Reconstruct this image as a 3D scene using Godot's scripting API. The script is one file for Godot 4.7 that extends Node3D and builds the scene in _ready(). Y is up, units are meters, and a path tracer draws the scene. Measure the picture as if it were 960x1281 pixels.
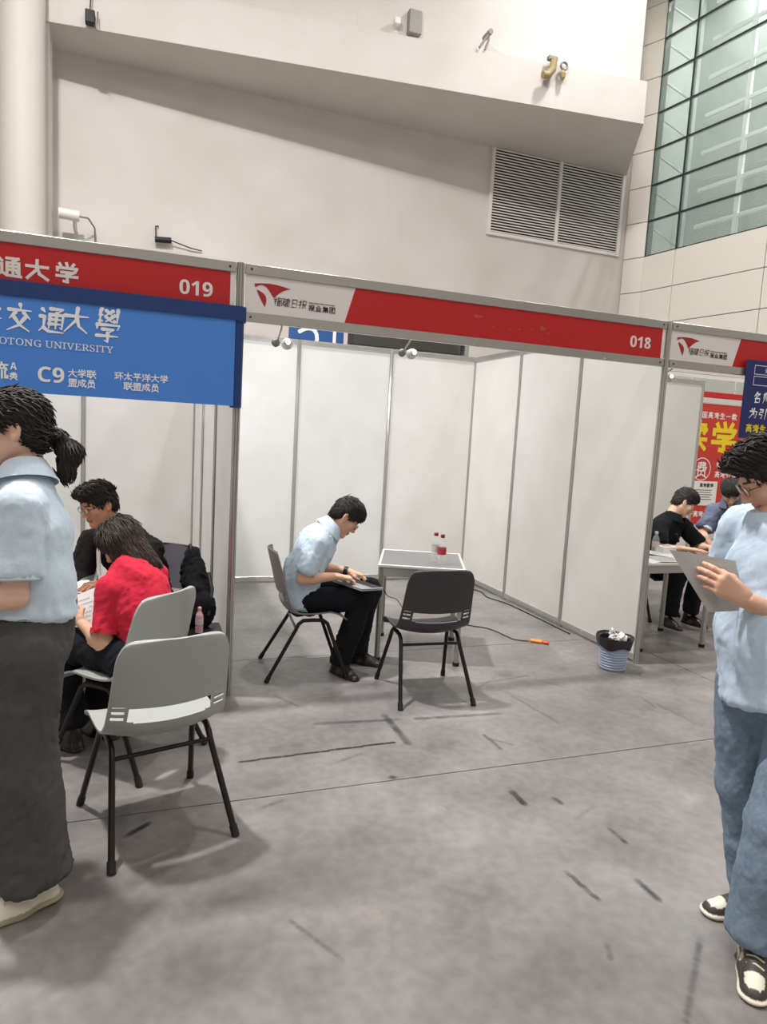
extends Node3D

# ================================================================ the scene
const LAMP := 15.0
func _ready() -> void:
	# ---- camera, sky, exposure, lamps
	var cam := Camera3D.new()
	cam.name = "camera"
	cam.position = Vector3(-0.531, 1.5957, 3.9781)
	cam.rotation = Vector3(-0.1131, -0.3512, 0.0555)
	cam.fov = rad_to_deg(2.0 * atan(640.5 / 851.6))
	cam.near = 0.05
	cam.far = 100.0
	add_child(cam)
	var env := Environment.new()
	env.background_mode = Environment.BG_COLOR
	env.background_color = Color(0.02, 0.022, 0.025)
	env.tonemap_mode = Environment.TONE_MAPPER_LINEAR
	env.tonemap_exposure = 1.25
	env.sdfgi_enabled = true
	env.ssao_enabled = true
	env.ssil_enabled = true
	var we := WorldEnvironment.new()
	we.name = "environment"
	we.environment = env
	add_child(we)
	materials()
	noises()
	hall_lamps()
	# ---- structure
	hall()
	curtain_wall()
	booths()
	# ---- objects
	signs()
	furniture()
	clutter()
	people()

func noises() -> void:
	folds = FastNoiseLite.new()
	folds.seed = 5; folds.frequency = 3.4; folds.fractal_octaves = 3; folds.fractal_gain = 0.4; folds.fractal_type = FastNoiseLite.FRACTAL_RIDGED
	folds.domain_warp_enabled = true; folds.domain_warp_amplitude = 0.09; folds.domain_warp_frequency = 5.0
	strands = FastNoiseLite.new()
	strands.seed = 9; strands.frequency = 45.0; strands.fractal_octaves = 2

func cloth(key: String, hex: String, weave := 900.0, rough := 0.9) -> StandardMaterial3D:
	var m := mat(key, hex, rough)
	m.normal_enabled = true
	m.normal_texture = tex.weave
	m.normal_scale = 0.35
	m.uv1_triplanar = true
	m.uv1_scale = Vector3(9, 9, 9)
	m.detail_enabled = true
	m.detail_blend_mode = BaseMaterial3D.BLEND_MODE_MUL
	m.detail_albedo = tex.mottle
	m.uv2_triplanar = true
	m.uv2_scale = Vector3(2.5, 2.5, 2.5)
	m.rim_enabled = true
	m.rim = 0.15
	m.metallic_specular = 0.25
	return m

var tex := {}

func materials() -> void:
	tex.weave = noise_tex(3, 0.09, 256, true, 3.0)
	tex.mottle = noise_tex(4, 0.012, 256, false, 1.0, ramp2("f0f0f0", "ffffff"))
	tex.plaster = noise_tex(6, 0.006, 512, false, 1.0, ramp2("f3f2f0", "ffffff"))
	tex.bump = noise_tex(7, 0.05, 256, true, 1.2)
	tex.rough = noise_tex(8, 0.01, 512, false, 1.0, ramp2("606060", "c0c0c0"))
	var wall := mat("wall_paint", "d4cfc9", 0.85)
	wall.albedo_texture = tex.plaster
	wall.uv1_triplanar = true; wall.uv1_world_triplanar = true
	wall.uv1_scale = Vector3(0.2, 0.2, 0.2)
	mat("column_paint", "c8c3ba", 0.6)
	for i in 3:
		var lam := mat("laminate%d" % i, ["dddbd7", "dad8d4", "dedbd6"][i], 0.42)
		lam.metallic_specular = 0.4
		lam.albedo_texture = tex.plaster
		lam.uv1_triplanar = true
		lam.uv1_offset = Vector3(0.3 * i, 0.2, 0.1)
		lam.uv1_scale = Vector3(0.5, 0.5, 0.5)
	var alu := mat("alu", "b6b5b0", 0.38, 0.55)
	alu.roughness_texture = tex.rough
	alu.uv1_triplanar = true
	mat("darkmetal", "45433f", 0.5, 0.6)
	mat("greymetal", "8d8a84", 0.5, 0.3)
	mat("duct", "55534e", 0.6, 0.3)
	mat("signwhite", "efebe7", 0.5)
	mat("signred", "c41a1f", 0.45)
	mat("emblem", "b1232c", 0.5)
	mat("ink", "2c2422", 0.6)
	mat("banner", "4b8ee6", 0.38)
	mat("bannerdark", "123a78", 0.5)
	mat("bannertext", "f8fbfd", 0.5)
	mat("navy", "1f2a6e", 0.5)
	mat("postred", "c8362a", 0.5)
	mat("yellow", "f0d31c", 0.5)
	mat("purple", "4a46a0", 0.5)
	for a: Array in [["plasticgrey", "a6aaa4", 0.42], ["plasticdark", "353537", 0.4], ["plasticwarm", "7c7570", 0.42], ["plasticslate", "6a6970", 0.45]]:
		var p := mat(a[0], a[1], a[2])
		p.normal_enabled = true
		p.normal_texture = tex.bump
		p.normal_scale = 0.15
		p.uv1_triplanar = true
		p.uv1_scale = Vector3(6, 6, 6)
	mat("blacktube", "1d1715", 0.32, 0.3)
	mat("rubber", "151414", 0.7)
	mat("tabletop", "757574", 0.45)
	mat("tabletopdark", "6d7370", 0.45)
	mat("rimwhite", "d9d8d4", 0.4, 0.1)
	mat("paper", "eceae6", 0.8)
	mat("papergrey", "b9bab6", 0.75)
	mat("carton", "aaa39c", 0.8)
	mat("black", "141416", 0.6)
	mat("blackshine", "18181a", 0.3)
	mat("lidred", "7a1f22", 0.4)
	mat("wraplabel", "b3343c", 0.5)
	mat("wrapwhite", "cfc9c6", 0.5)
	mat("lidpink", "e3aab0", 0.5)
	var wb := mat("bluebin", "a0adc4", 0.45)
	wb.metallic_specular = 0.4
	mat("orange", "e08a1e", 0.45)
	mat("orangered", "d2491f", 0.45)
	mat("silver", "b4b7b9", 0.35, 0.7)
	mat("keys", "2b2a2c", 0.5)
	mat("cctv", "e0ddd6", 0.4)
	mat("ochre", "a59263", 0.6)
	mat("louvrewhite", "e1dcd6", 0.5)
	mat("louvreback", "12100e", 0.9)
	mat("tile", "e2ddd2", 0.28)
	mat("joint", "3c3d36", 0.8)
	mat("mullion", "2f3a34", 0.4, 0.3)
	mat("innerframe", "f0f4f0", 0.5)
	mat("inside", "979f99", 0.8)
	mat("inside2", "c0c6c0", 0.8)
	var gl := mat("glass", "c6d8cf", 0.06)
	gl.transparency = BaseMaterial3D.TRANSPARENCY_ALPHA
	gl.albedo_color.a = 0.2
	var cl := mat("clear", "f2f6f6", 0.08)
	cl.transparency = BaseMaterial3D.TRANSPARENCY_ALPHA
	cl.albedo_color.a = 0.16
	var ln := mat("lens", "ffffff", 0.05)
	ln.transparency = BaseMaterial3D.TRANSPARENCY_ALPHA
	ln.albedo_color.a = 0.08
	for a: Array in [["skin", "d9ad93"], ["skintan", "cb9a7c"], ["skinpale", "e0b8a2"]]:
		var s := mat(a[0], a[1], 0.55)
		s.vertex_color_use_as_albedo = true
		s.subsurf_scatter_enabled = true
		s.subsurf_scatter_strength = 0.04
		s.metallic_specular = 0.35
	for a: Array in [["hair", "1d1815"], ["hairbrown", "33261f"]]:
		var hm := mat(a[0], a[1], 0.6)
		hm.normal_enabled = true
		hm.normal_texture = tex.weave
		hm.normal_scale = 0.8
		hm.uv1_triplanar = true
		hm.uv1_scale = Vector3(22, 3, 22)
	cloth("polo", "cfe0ec")
	cloth("polo2", "cde2f0")
	cloth("poloband", "cfe2ec")
	cloth("tee", "cadff0")
	cloth("redshirt", "cf2f45")
	cloth("blackcloth", "17171a")
	cloth("blackknit", "1e1b1b")
	cloth("greyslack", "51524f")
	cloth("darktrouser", "1b1d22")
	cloth("greyshirt", "6b7286")
	var jn := cloth("denim", "8799a9")
	jn.detail_albedo = noise_tex(14, 0.02, 256, false, 1.0, ramp2("cdd3da", "ffffff"))
	jn.uv2_scale = Vector3(3, 1.6, 3)
	var sp := mat("shoepaint", "ffffff", 0.5)
	sp.vertex_color_use_as_albedo = true
	mat("rubbed", "c2504c", 0.6)
	mat("bannerblue2", "23508c", 0.5)
	mat("print", "b9bcc0", 0.8)
	mat("liner", "1a1617", 0.35)
	var pk := mat("pinkdrink", "e9b9c0", 0.15)
	pk.transparency = BaseMaterial3D.TRANSPARENCY_ALPHA
	pk.albedo_color.a = 0.7
	var sl := mat("shoeleather", "ffffff", 0.3)
	sl.vertex_color_use_as_albedo = true
	mat("lace", "cfc8b0", 0.8)
	mat("framewire", "6d5f55", 0.3, 0.7)
	mat("lanyard", "d8d6d2", 0.7)
	var lamp := mat("lampglow", "ffffff", 0.5)
	lamp.emission_enabled = true
	lamp.emission = Color("fff6e8")
	lamp.emission_energy_multiplier = 6.0
	var bulb := mat("spotglow", "ffffff", 0.5)
	bulb.emission_enabled = true
	bulb.emission = Color("f4f8ff")
	bulb.emission_energy_multiplier = 7.0

func hall_lamps() -> void:
	var ring := MB.new()
	ring.lathe([Vector2(0.0, 0.32), Vector2(0.12, 0.32), Vector2(0.34, 0.0), Vector2(0.33, 0.0), Vector2(0.11, 0.30)], 24)
	var disc := MB.new()
	disc.lathe([Vector2(0.0, 0.04), Vector2(0.31, 0.04)], 24)
	var rod := MB.new()
	rod.tube([Vector3(0, 0.3, 0), Vector3(0, 1.72, 0)], 0.012, 8)
	for x: float in [-7.6, -2.6, 2.4, 7.4]:
		for z: float in [-0.9, 5.3, 11.5] + ([-6.2] if x > 7.0 else []):
			var t := thing("high_bay_lamp", "round high bay lamp hanging from the hall ceiling", "lamp", Vector3(x, 12.3, z), 0.0, "hall ceiling lamps")
			share(ring.make(), "reflector", M.greymetal, t)
			share(disc.make(), "diffuser", M.lampglow, t)
			share(rod.make(), "rod", M.greymetal, t)
			var l := AreaLight3D.new()
			l.name = "lamp_light"
			l.area_size = Vector2(0.55, 0.55)
			l.rotation.x = -PI / 2
			l.position.y = 0.02
			l.light_color = Color(1.0, 0.985, 0.985)
			l.light_energy = LAMP * (9.0 if x == -2.6 and z == -0.9 else 2.5 if x == 2.4 and z == -0.9 else 1.8 if z < -5.0 else 0.7)
			l.area_range = 60.0
			l.area_attenuation = 2.0
			l.shadow_enabled = true
			t.add_child(l)

# ---------------------------------------------------------------- floor with joints, stains, scuffs and darker bands
func floor_material() -> StandardMaterial3D:
	var n := 1536
	var span := 10.24                                   # metres; x from -3, z from -5
	var fields := []
	for k: Array in [[21, 0.0027, 4], [22, 0.013, 5], [23, 0.09, 4]]:
		var f := FastNoiseLite.new()
		f.seed = k[0]; f.frequency = k[1]; f.fractal_octaves = k[2]
		fields.append(f.get_image(n, n, false, false, false).get_data())
	var px := PackedByteArray()
	px.resize(n * n * 3)
	for i in n * n:
		var a: float = (fields[0][i] - 128) / 128.0
		var b: float = (fields[1][i] - 128) / 128.0
		var d: float = (fields[2][i] - 128) / 128.0
		var g := 1.0 + 0.15 * a + 0.16 * b * absf(b) + 0.10 * b + 0.09 * d
		px[i * 3] = clampi(int(124.0 * g), 0, 255)
		px[i * 3 + 1] = clampi(int((121.0 + 2.0 * a) * g), 0, 255)
		px[i * 3 + 2] = clampi(int((118.0 + 4.0 * a) * g), 0, 255)
	var im := Image.create_from_data(n, n, false, Image.FORMAT_RGB8, px)
	var rng := RandomNumberGenerator.new()
	rng.seed = 77
	# scuffs and wide darker bands: x, z, length along x, length along z, darkness, width
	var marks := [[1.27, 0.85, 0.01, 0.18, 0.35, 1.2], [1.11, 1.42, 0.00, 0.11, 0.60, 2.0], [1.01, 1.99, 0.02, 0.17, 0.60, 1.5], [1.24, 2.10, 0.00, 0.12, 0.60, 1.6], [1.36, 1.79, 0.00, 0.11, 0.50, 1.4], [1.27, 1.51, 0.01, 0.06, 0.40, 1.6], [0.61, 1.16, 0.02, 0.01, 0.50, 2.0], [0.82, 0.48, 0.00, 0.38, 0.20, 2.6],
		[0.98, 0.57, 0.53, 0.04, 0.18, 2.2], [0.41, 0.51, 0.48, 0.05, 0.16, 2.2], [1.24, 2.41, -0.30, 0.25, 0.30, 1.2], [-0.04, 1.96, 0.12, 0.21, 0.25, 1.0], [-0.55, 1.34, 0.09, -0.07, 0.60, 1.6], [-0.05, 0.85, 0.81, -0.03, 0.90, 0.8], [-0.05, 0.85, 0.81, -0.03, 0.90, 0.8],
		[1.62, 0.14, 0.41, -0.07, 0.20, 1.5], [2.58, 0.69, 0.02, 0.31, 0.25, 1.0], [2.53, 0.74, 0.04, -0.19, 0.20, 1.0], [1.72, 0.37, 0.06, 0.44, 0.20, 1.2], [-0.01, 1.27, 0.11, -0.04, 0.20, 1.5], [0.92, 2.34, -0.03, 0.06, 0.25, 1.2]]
	for k in 60:
		marks.append([rng.randf_range(-1.5, 3.5), rng.randf_range(-2.5, 3.2), rng.randf_range(-0.25, 0.25), rng.randf_range(-0.2, 0.2), rng.randf_range(0.08, 0.22), rng.randf_range(0.6, 1.4)])
	for m: Array in marks:
		var l := int(Vector2(m[2], m[3]).length() * 150.0) * 2 + 2
		for s in l:
			var u := float(s) / l
			if rng.randf() < 0.22: continue
			var c := Vector2(m[0] + m[2] * u + 3.0, m[1] + m[3] * u + 5.0) / span * n
			var r := int(ceil(m[5] * 1.3))
			for yy in range(-r, r + 1):
				for xx in range(-r, r + 1):
					var d := Vector2(xx, yy).length()
					if d > m[5] * 1.3: continue
					var p := Vector2i(int(c.x) + xx, int(c.y) + yy)
					if p.x < 0 or p.y < 0 or p.x >= n or p.y >= n: continue
					im.set_pixelv(p, im.get_pixelv(p).darkened(m[4] * 0.15 * (0.35 + fields[2][p.y * n + p.x] / 150.0)))
	# blotches: x, z, radius x, radius z, darkness
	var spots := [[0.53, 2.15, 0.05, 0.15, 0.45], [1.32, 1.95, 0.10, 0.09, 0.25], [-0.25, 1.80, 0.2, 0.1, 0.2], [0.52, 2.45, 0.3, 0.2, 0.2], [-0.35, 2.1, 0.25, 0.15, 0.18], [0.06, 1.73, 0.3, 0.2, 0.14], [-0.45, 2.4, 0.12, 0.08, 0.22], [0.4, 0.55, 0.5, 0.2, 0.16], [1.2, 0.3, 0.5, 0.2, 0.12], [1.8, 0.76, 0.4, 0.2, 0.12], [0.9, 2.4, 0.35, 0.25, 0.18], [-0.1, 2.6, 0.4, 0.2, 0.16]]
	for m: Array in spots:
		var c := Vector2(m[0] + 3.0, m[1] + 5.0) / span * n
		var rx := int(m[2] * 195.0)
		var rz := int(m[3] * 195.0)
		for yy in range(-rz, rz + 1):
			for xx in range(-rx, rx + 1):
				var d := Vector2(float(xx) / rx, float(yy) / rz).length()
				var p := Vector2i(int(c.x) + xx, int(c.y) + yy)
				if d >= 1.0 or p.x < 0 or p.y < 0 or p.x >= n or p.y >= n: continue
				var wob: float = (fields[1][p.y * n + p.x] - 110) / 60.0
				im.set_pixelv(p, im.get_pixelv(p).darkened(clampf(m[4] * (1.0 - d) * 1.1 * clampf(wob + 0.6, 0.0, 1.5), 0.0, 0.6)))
	im.generate_mipmaps()
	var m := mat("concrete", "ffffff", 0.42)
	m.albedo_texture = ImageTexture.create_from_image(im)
	m.roughness_texture = tex.rough
	m.roughness = 0.72
	m.metallic_specular = 0.5
	return m

func slab(p: Node3D, x0: float, x1: float, z0: float, z1: float) -> void:
	var mb := MB.new()
	var t := func(x: float, z: float) -> Vector2: return Vector2((x + 3.0) / 10.24, (z + 5.0) / 10.24)
	mb.quad(Vector3(x0, 0, z1), Vector3(x1, 0, z1), Vector3(x1, 0, z0), Vector3(x0, 0, z0), [t.call(x0, z1), t.call(x1, z1), t.call(x1, z0), t.call(x0, z0)])
	for e: Array in [[x0, z1, x0, z0], [x1, z1, x0, z1], [x1, z0, x1, z1], [x0, z0, x1, z0]]:
		mb.quad(Vector3(e[0], 0, e[1]), Vector3(e[2], 0, e[3]), Vector3(e[2], -0.02, e[3]), Vector3(e[0], -0.02, e[1]))
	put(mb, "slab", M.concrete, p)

func hall() -> void:
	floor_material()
	var fl := structure("floor", "grey polished concrete floor of the exhibition hall with dark joints")
	var bed := MB.new()
	bed.box(Vector3(0, -0.12, 2), Vector3(34, 0.2, 32), 0.0)
	put(bed, "bed", M.joint, fl)
	var g := 0.003
	for zz: Array in [[-14.0, -6.0], [-6.0, -0.6], [-0.6, 1.19], [1.19, 6.2], [6.2, 18.0]]:
		for xx: Array in [[-17.0, -7.0], [-7.0, 3.3], [3.3, 17.0]]:
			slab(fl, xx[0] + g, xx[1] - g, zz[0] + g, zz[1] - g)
	# back wall of the hall with its projecting beam
	var wb := structure("wall_back", "tall pale plastered wall behind the booths")
	var m := MB.new()
	m.box(Vector3(-2.0, 5.9, -10.65), Vector3(25.4, 13.8, 0.5))
	put(m, "plaster", M.wall_paint, wb)
	var bm := MB.new()
	bm.prism(PackedVector2Array([Vector2(-8.9, 10.36), Vector2(-2.135, 9.479), Vector2(8.978, 8.023), Vector2(9.749, 9.241), Vector2(10.5, 10.42), Vector2(-8.9, 10.42)]), 8.093, 8.90, Transform3D(Basis(Vector3.RIGHT, -PI / 2), Vector3.ZERO))
	var beam := put(bm, "beam", M.wall_paint, wb)
	beam.name = "beam"
	var up := MB.new()
	up.prism(PackedVector2Array([Vector2(-14, 10.3), Vector2(-2.1, 9.90), Vector2(3.20, 9.14), Vector2(3.26, 9.2), Vector2(9.05, 8.36), Vector2(10.5, 10.42), Vector2(-14, 10.42)]), 8.90, 12.8, Transform3D(Basis(Vector3.RIGHT, -PI / 2), Vector3.ZERO))
	put(up, "upper_wall", M.wall_paint, wb)
	# thin expansion joint and conduit lines on the plaster
	var jn := MB.new()
	jn.box(Vector3(6.15, 4.2, -10.395), Vector3(8.0, 0.012, 0.012))
	jn.box(Vector3(5.2, 4.35, -10.395), Vector3(0.01, 0.3, 0.012))
	put(jn, "joint_line", M.greymetal, wb)
	var col := structure("trim_1", "wide round white column at the edge of the pale wall")
	var cm := MB.new()
	cm.lathe([Vector2(0.345, 0.0), Vector2(0.345, 12.8)], 48, Transform3D(Basis(), Vector3(-2.365, 0, -9.2)))
	put(cm, "shaft", M.column_paint, col)
	var pl := MB.new()
	pl.box(Vector3(-2.03, 6.3, -9.75), Vector3(0.06, 12.9, 0.5))
	put(pl, "edge_strip", M.wall_paint, col)
	for a: Array in [["wall_left", Vector3(-14.2, 6.2, 2.5), Vector3(0.4, 13.2, 27)], ["wall_front", Vector3(0, 6.2, 16.2), Vector3(30, 13.2, 0.4)], ["ceiling", Vector3(0, 14.2, 2.5), Vector3(32, 0.4, 28)]]:
		var st := structure(a[0], "plain painted %s of the hall" % ["wall", "end wall", "ceiling"][["wall_left", "wall_front", "ceiling"].find(a[0])])
		var mb := MB.new()
		mb.box(a[1], a[2])
		put(mb, "plaster", M.wall_paint, st)

func curtain_wall() -> void:
	# tiled strip between plaster and glass
	var cor := Vector3(10.658, 0, -10.4)
	var d1 := Vector3(0.3995, 0, 0.9167)
	var s := Vector3(10.877, 0, -9.896)
	var d2 := Vector3(0.13571, 0, 0.99075)
	var rows := []
	for i in 17: rows.append(6.16 + 0.815 * (i - 8))
	var strip := structure("wall_strip", "narrow strip of cream wall tiles beside the glazing", cor)
	strip.rotation.y = atan2(-d1.z, d1.x)
	var w := (s - cor).length()
	var back := MB.new()
	back.box(Vector3(w / 2, 6.4, -0.13), Vector3(w, 12.8, 0.25))
	put(back, "backing", M.joint, strip)
	for i in 17:
		var y0: float = rows[i]
		if y0 < 0.0: continue
		var mb := MB.new()
		mb.box(Vector3(w / 2, y0 + 0.4075, 0.03), Vector3(w - 0.02, 0.800, 0.05), 0.006)
		put(mb, "tile", M.tile, strip)
	var win := structure("window_1", "tall green tinted curtain wall over cream panels", s)
	win.rotation.y = atan2(-d2.z, d2.x)
	# local x runs along the wall towards the camera; -z local is towards the outside
	var cols := [0.0, 0.9, 3.12, 5.34, 7.56, 9.78, 12.0, 14.22, 16.44, 18.66, 20.88, 23.1, 25.3]
	var bk := MB.new()
	bk.box(Vector3(12.6, 3.03, -0.16), Vector3(25.3, 6.2, 0.3))
	put(bk, "backing", M.joint, win)
	for c in cols.size() - 1:
		var x0: float = cols[c]
		var x1: float = cols[c + 1]
		for i in 15:
			var y0: float = rows[i]
			if y0 < -0.5: continue
			var mb := MB.new()
			if y0 < 6.1:
				mb.box(Vector3((x0 + x1) / 2, y0 + 0.4075, 0.03), Vector3(x1 - x0 - 0.016, 0.799, 0.05), 0.005)
				put(mb, "tile", M.tile, win)
			elif c < 5:
				mb.box(Vector3((x0 + x1) / 2, y0 + 0.4075, 0.02), Vector3(x1 - x0 - 0.03, 0.79, 0.012))
				put(mb, "pane", M.glass, win)
		if c < 6:
			var mu := MB.new()
			mu.box(Vector3(x0, 9.5, 0.0), Vector3(0.045, 6.7, 0.09), 0.004)
			put(mu, "mullion", M.mullion, win)
	for i in range(8, 16):
		var tr := MB.new()
		tr.box(Vector3(4.9, rows[i], 0.0), Vector3(9.8, 0.045, 0.07), 0.004)
		put(tr, "transom", M.mullion, win)
	for c in 5:
		var x: float = cols[c] + (0.95 if c > 0 else 1.3)
		if c == 0: continue
		var mu := MB.new()
		mu.box(Vector3(x, 9.5, -0.62), Vector3(0.10, 6.7, 0.08), 0.004)
		put(mu, "inner_post", M.innerframe, win)
	for i in range(8, 16):
		var tr := MB.new()
		tr.box(Vector3(5.2, rows[i] + 0.62, -0.62), Vector3(8.8, 0.085, 0.06), 0.004)
		put(tr, "inner_rail", M.innerframe, win)
	for i in range(8, 15):
		var dg := MB.new()
		dg.tube([Vector3(0.12, rows[i] + 0.62, -0.06), Vector3(0.5, rows[i] + 0.2, -0.5)], 0.025, 8)
		put(dg, "brace", M.inside2, win)
	var ins := MB.new()
	ins.box(Vector3(5.0, 9.5, -1.7), Vector3(11.0, 7.0, 0.1))
	ins.box(Vector3(-0.4, 9.5, -0.9), Vector3(0.1, 7.0, 1.7))
	ins.box(Vector3(5.0, 6.0, -0.9), Vector3(11.0, 0.1, 1.7))
	ins.box(Vector3(5.0, 13.0, -0.9), Vector3(11.0, 0.1, 1.7))
	put(ins, "inner_wall", M.inside, win)
	var bl := MB.new()
	for i in 46:
		bl.box(Vector3(4.9, 6.25 + 0.04 * i, -1.2), Vector3(9.6, 0.02, 0.03))
	var b := put(bl, "blind", M.inside2, win)
	b.set_meta("kind", "stuff")
	for x: float in [2.0, 4.6, 7.4]:  # unseen tubes and lights, added to brighten the cavity behind the glass
		var tube := MB.new()
		tube.tube([Vector3(x - 0.6, 12.75, -1.1), Vector3(x + 0.6, 12.75, -1.1)], 0.03, 10)
		put(tube, "added_glow_tube", M.lampglow, win)
		var il := AreaLight3D.new()
		il.name = "added_inner_light"
		il.area_size = Vector2(1.2, 0.06)
		il.rotation.x = -PI / 2
		il.position = Vector3(x, 12.70, -1.1)
		il.light_energy = 20.0
		il.area_range = 30.0
		il.area_attenuation = 2.0
		il.shadow_enabled = true
		win.add_child(il)
	var rest := MB.new()
	rest.box(Vector3(18.5, 9.5, -0.16), Vector3(14.0, 6.8, 0.3))
	put(rest, "upper_cladding", M.tile, win)
	# louvred vent in the plaster wall
	var v := thing("wall_vent", "wide white louvred vent of two bays high on the pale wall", "vent", Vector3(8.64, 7.25, -10.4))
	var fr := MB.new()
	var vw := 3.54
	var vh := 2.0
	for sy: float in [-1.0, 1.0]: fr.box(Vector3(0, sy * vh / 2, 0.02), Vector3(vw + 0.1, 0.07, 0.09), 0.006)
	for x: float in [-vw / 2, 0.0, vw / 2]: fr.box(Vector3(x, 0, 0.02), Vector3(0.08, vh, 0.09), 0.006)
	put(fr, "frame", M.louvrewhite, v)
	var bb := MB.new()
	bb.box(Vector3(0, 0, 0.006), Vector3(vw, vh, 0.01))
	put(bb, "recess", M.louvreback, v)
	var sl := MB.new()
	sl.box(Vector3.ZERO, Vector3(vw / 2 - 0.08, 0.027, 0.006), 0.001, Basis(Vector3.RIGHT, 0.35))
	var slm := sl.make()
	for sx: float in [-1.0, 1.0]:
		for i in 32:
			share(slm, "slat", M.louvrewhite, v, Transform3D(Basis(), Vector3(sx * vw / 4, -vh / 2 + 0.062 + i * 0.0605, 0.038)))

# ---------------------------------------------------------------- the three booths
func booths() -> void:
	post_m = post_mesh(H)
	var d := 2.94
	partition("wall_booth", Vector3(-3, 0, -d), Vector3(0, 0, -d), 3, [0, 1, 2, 3], "white panel back wall behind the blue bannered booth")
	partition("wall_booth", Vector3(0, 0, -d), Vector3(3, 0, -d), 3, [1, 2, 3], "white panel back wall of the open middle booth")
	partition("wall_booth", Vector3(0, 0, 0), Vector3(0, 0, -d), 3, [0, 1, 2], "white panel divider beside the blue bannered booth")
	partition("wall_booth", Vector3(3, 0, 0), Vector3(3, 0, -d), 3, [0, 1, 2], "white panel divider with the waste bin at its end")
	partition("wall_booth", Vector3(-3, 0, 0), Vector3(-3, 0, -d), 3, [0, 1, 2], "white panel divider out beyond the standing woman")
	partition("wall_booth", Vector3(3, 0, -d), Vector3(6.24, 0, -d), 3, [1, 2, 3], "white panel back wall of the booth with the dark blue banner")
	var p := MB.new()
	var st := structure("wall_post", "slim metal post carrying the far end of the booth frontage", Vector3(6, 0, 0))
	share(post_m, "post", M.alu, st)
	# booth of the next row, with its poster wall
	var w := structure("wall_far", "far booth wall with red strip behind the poster", Vector3(7.6, 0, -5.612))
	for i in 3:
		p = MB.new()
		p.box(Vector3(0.5 + i, 1.24, 0), Vector3(0.97, 2.44, 0.01))
		put(p, "panel", M["laminate%d" % i], w)
		p = MB.new()
		p.box(Vector3(0.5 + i, 2.78, 0), Vector3(0.97, 0.22, 0.01))
		put(p, "panel", M.inside2, w)
	for a: Array in [[3.0, 0.09, "rail", "rimwhite"], [2.615, 0.1, "red_strip", "signred"], [2.515, 0.09, "rail", "rimwhite"]]:
		p = MB.new()
		p.box(Vector3(1.5, a[0], 0.008), Vector3(3.0, a[1], 0.05), 0.004)
		put(p, a[2], M[a[3]], w)

func flat_sheet(called: String, m: Material, parent: Node3D, x0: float, x1: float, y0: float, y1: float, z: float, wave := 0.0, th := 0.002) -> MeshInstance3D:
	var mb := MB.new()
	var n := 40
	for side: float in [1.0, -1.0]:
		for i in n:
			var xa := lerpf(x0, x1, float(i) / n)
			var xb := lerpf(x0, x1, float(i + 1) / n)
			for k in 6:
				var ya := lerpf(y0, y1, k / 6.0)
				var yb := lerpf(y0, y1, (k + 1) / 6.0)
				var f := func(x: float, y: float) -> Vector3: return Vector3(x, y, z + side * th / 2 + wave * (sin(x * 23.0 + y * 2.0) * 0.6 + sin(x * 51.0 + 1.0) * 0.4) * (0.4 + (y1 - y) / (y1 - y0)) * (0.15 + 0.85 * smoothstep(x1 - 0.36, x1 - 0.12, x)))
				if side > 0.0: mb.quad(f.call(xa, ya), f.call(xb, ya), f.call(xb, yb), f.call(xa, yb))
				else: mb.quad(f.call(xb, ya), f.call(xa, ya), f.call(xa, yb), f.call(xb, yb))
	for i in mb.v.size():
		pass
	return put(mb, called, m, parent)

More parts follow.
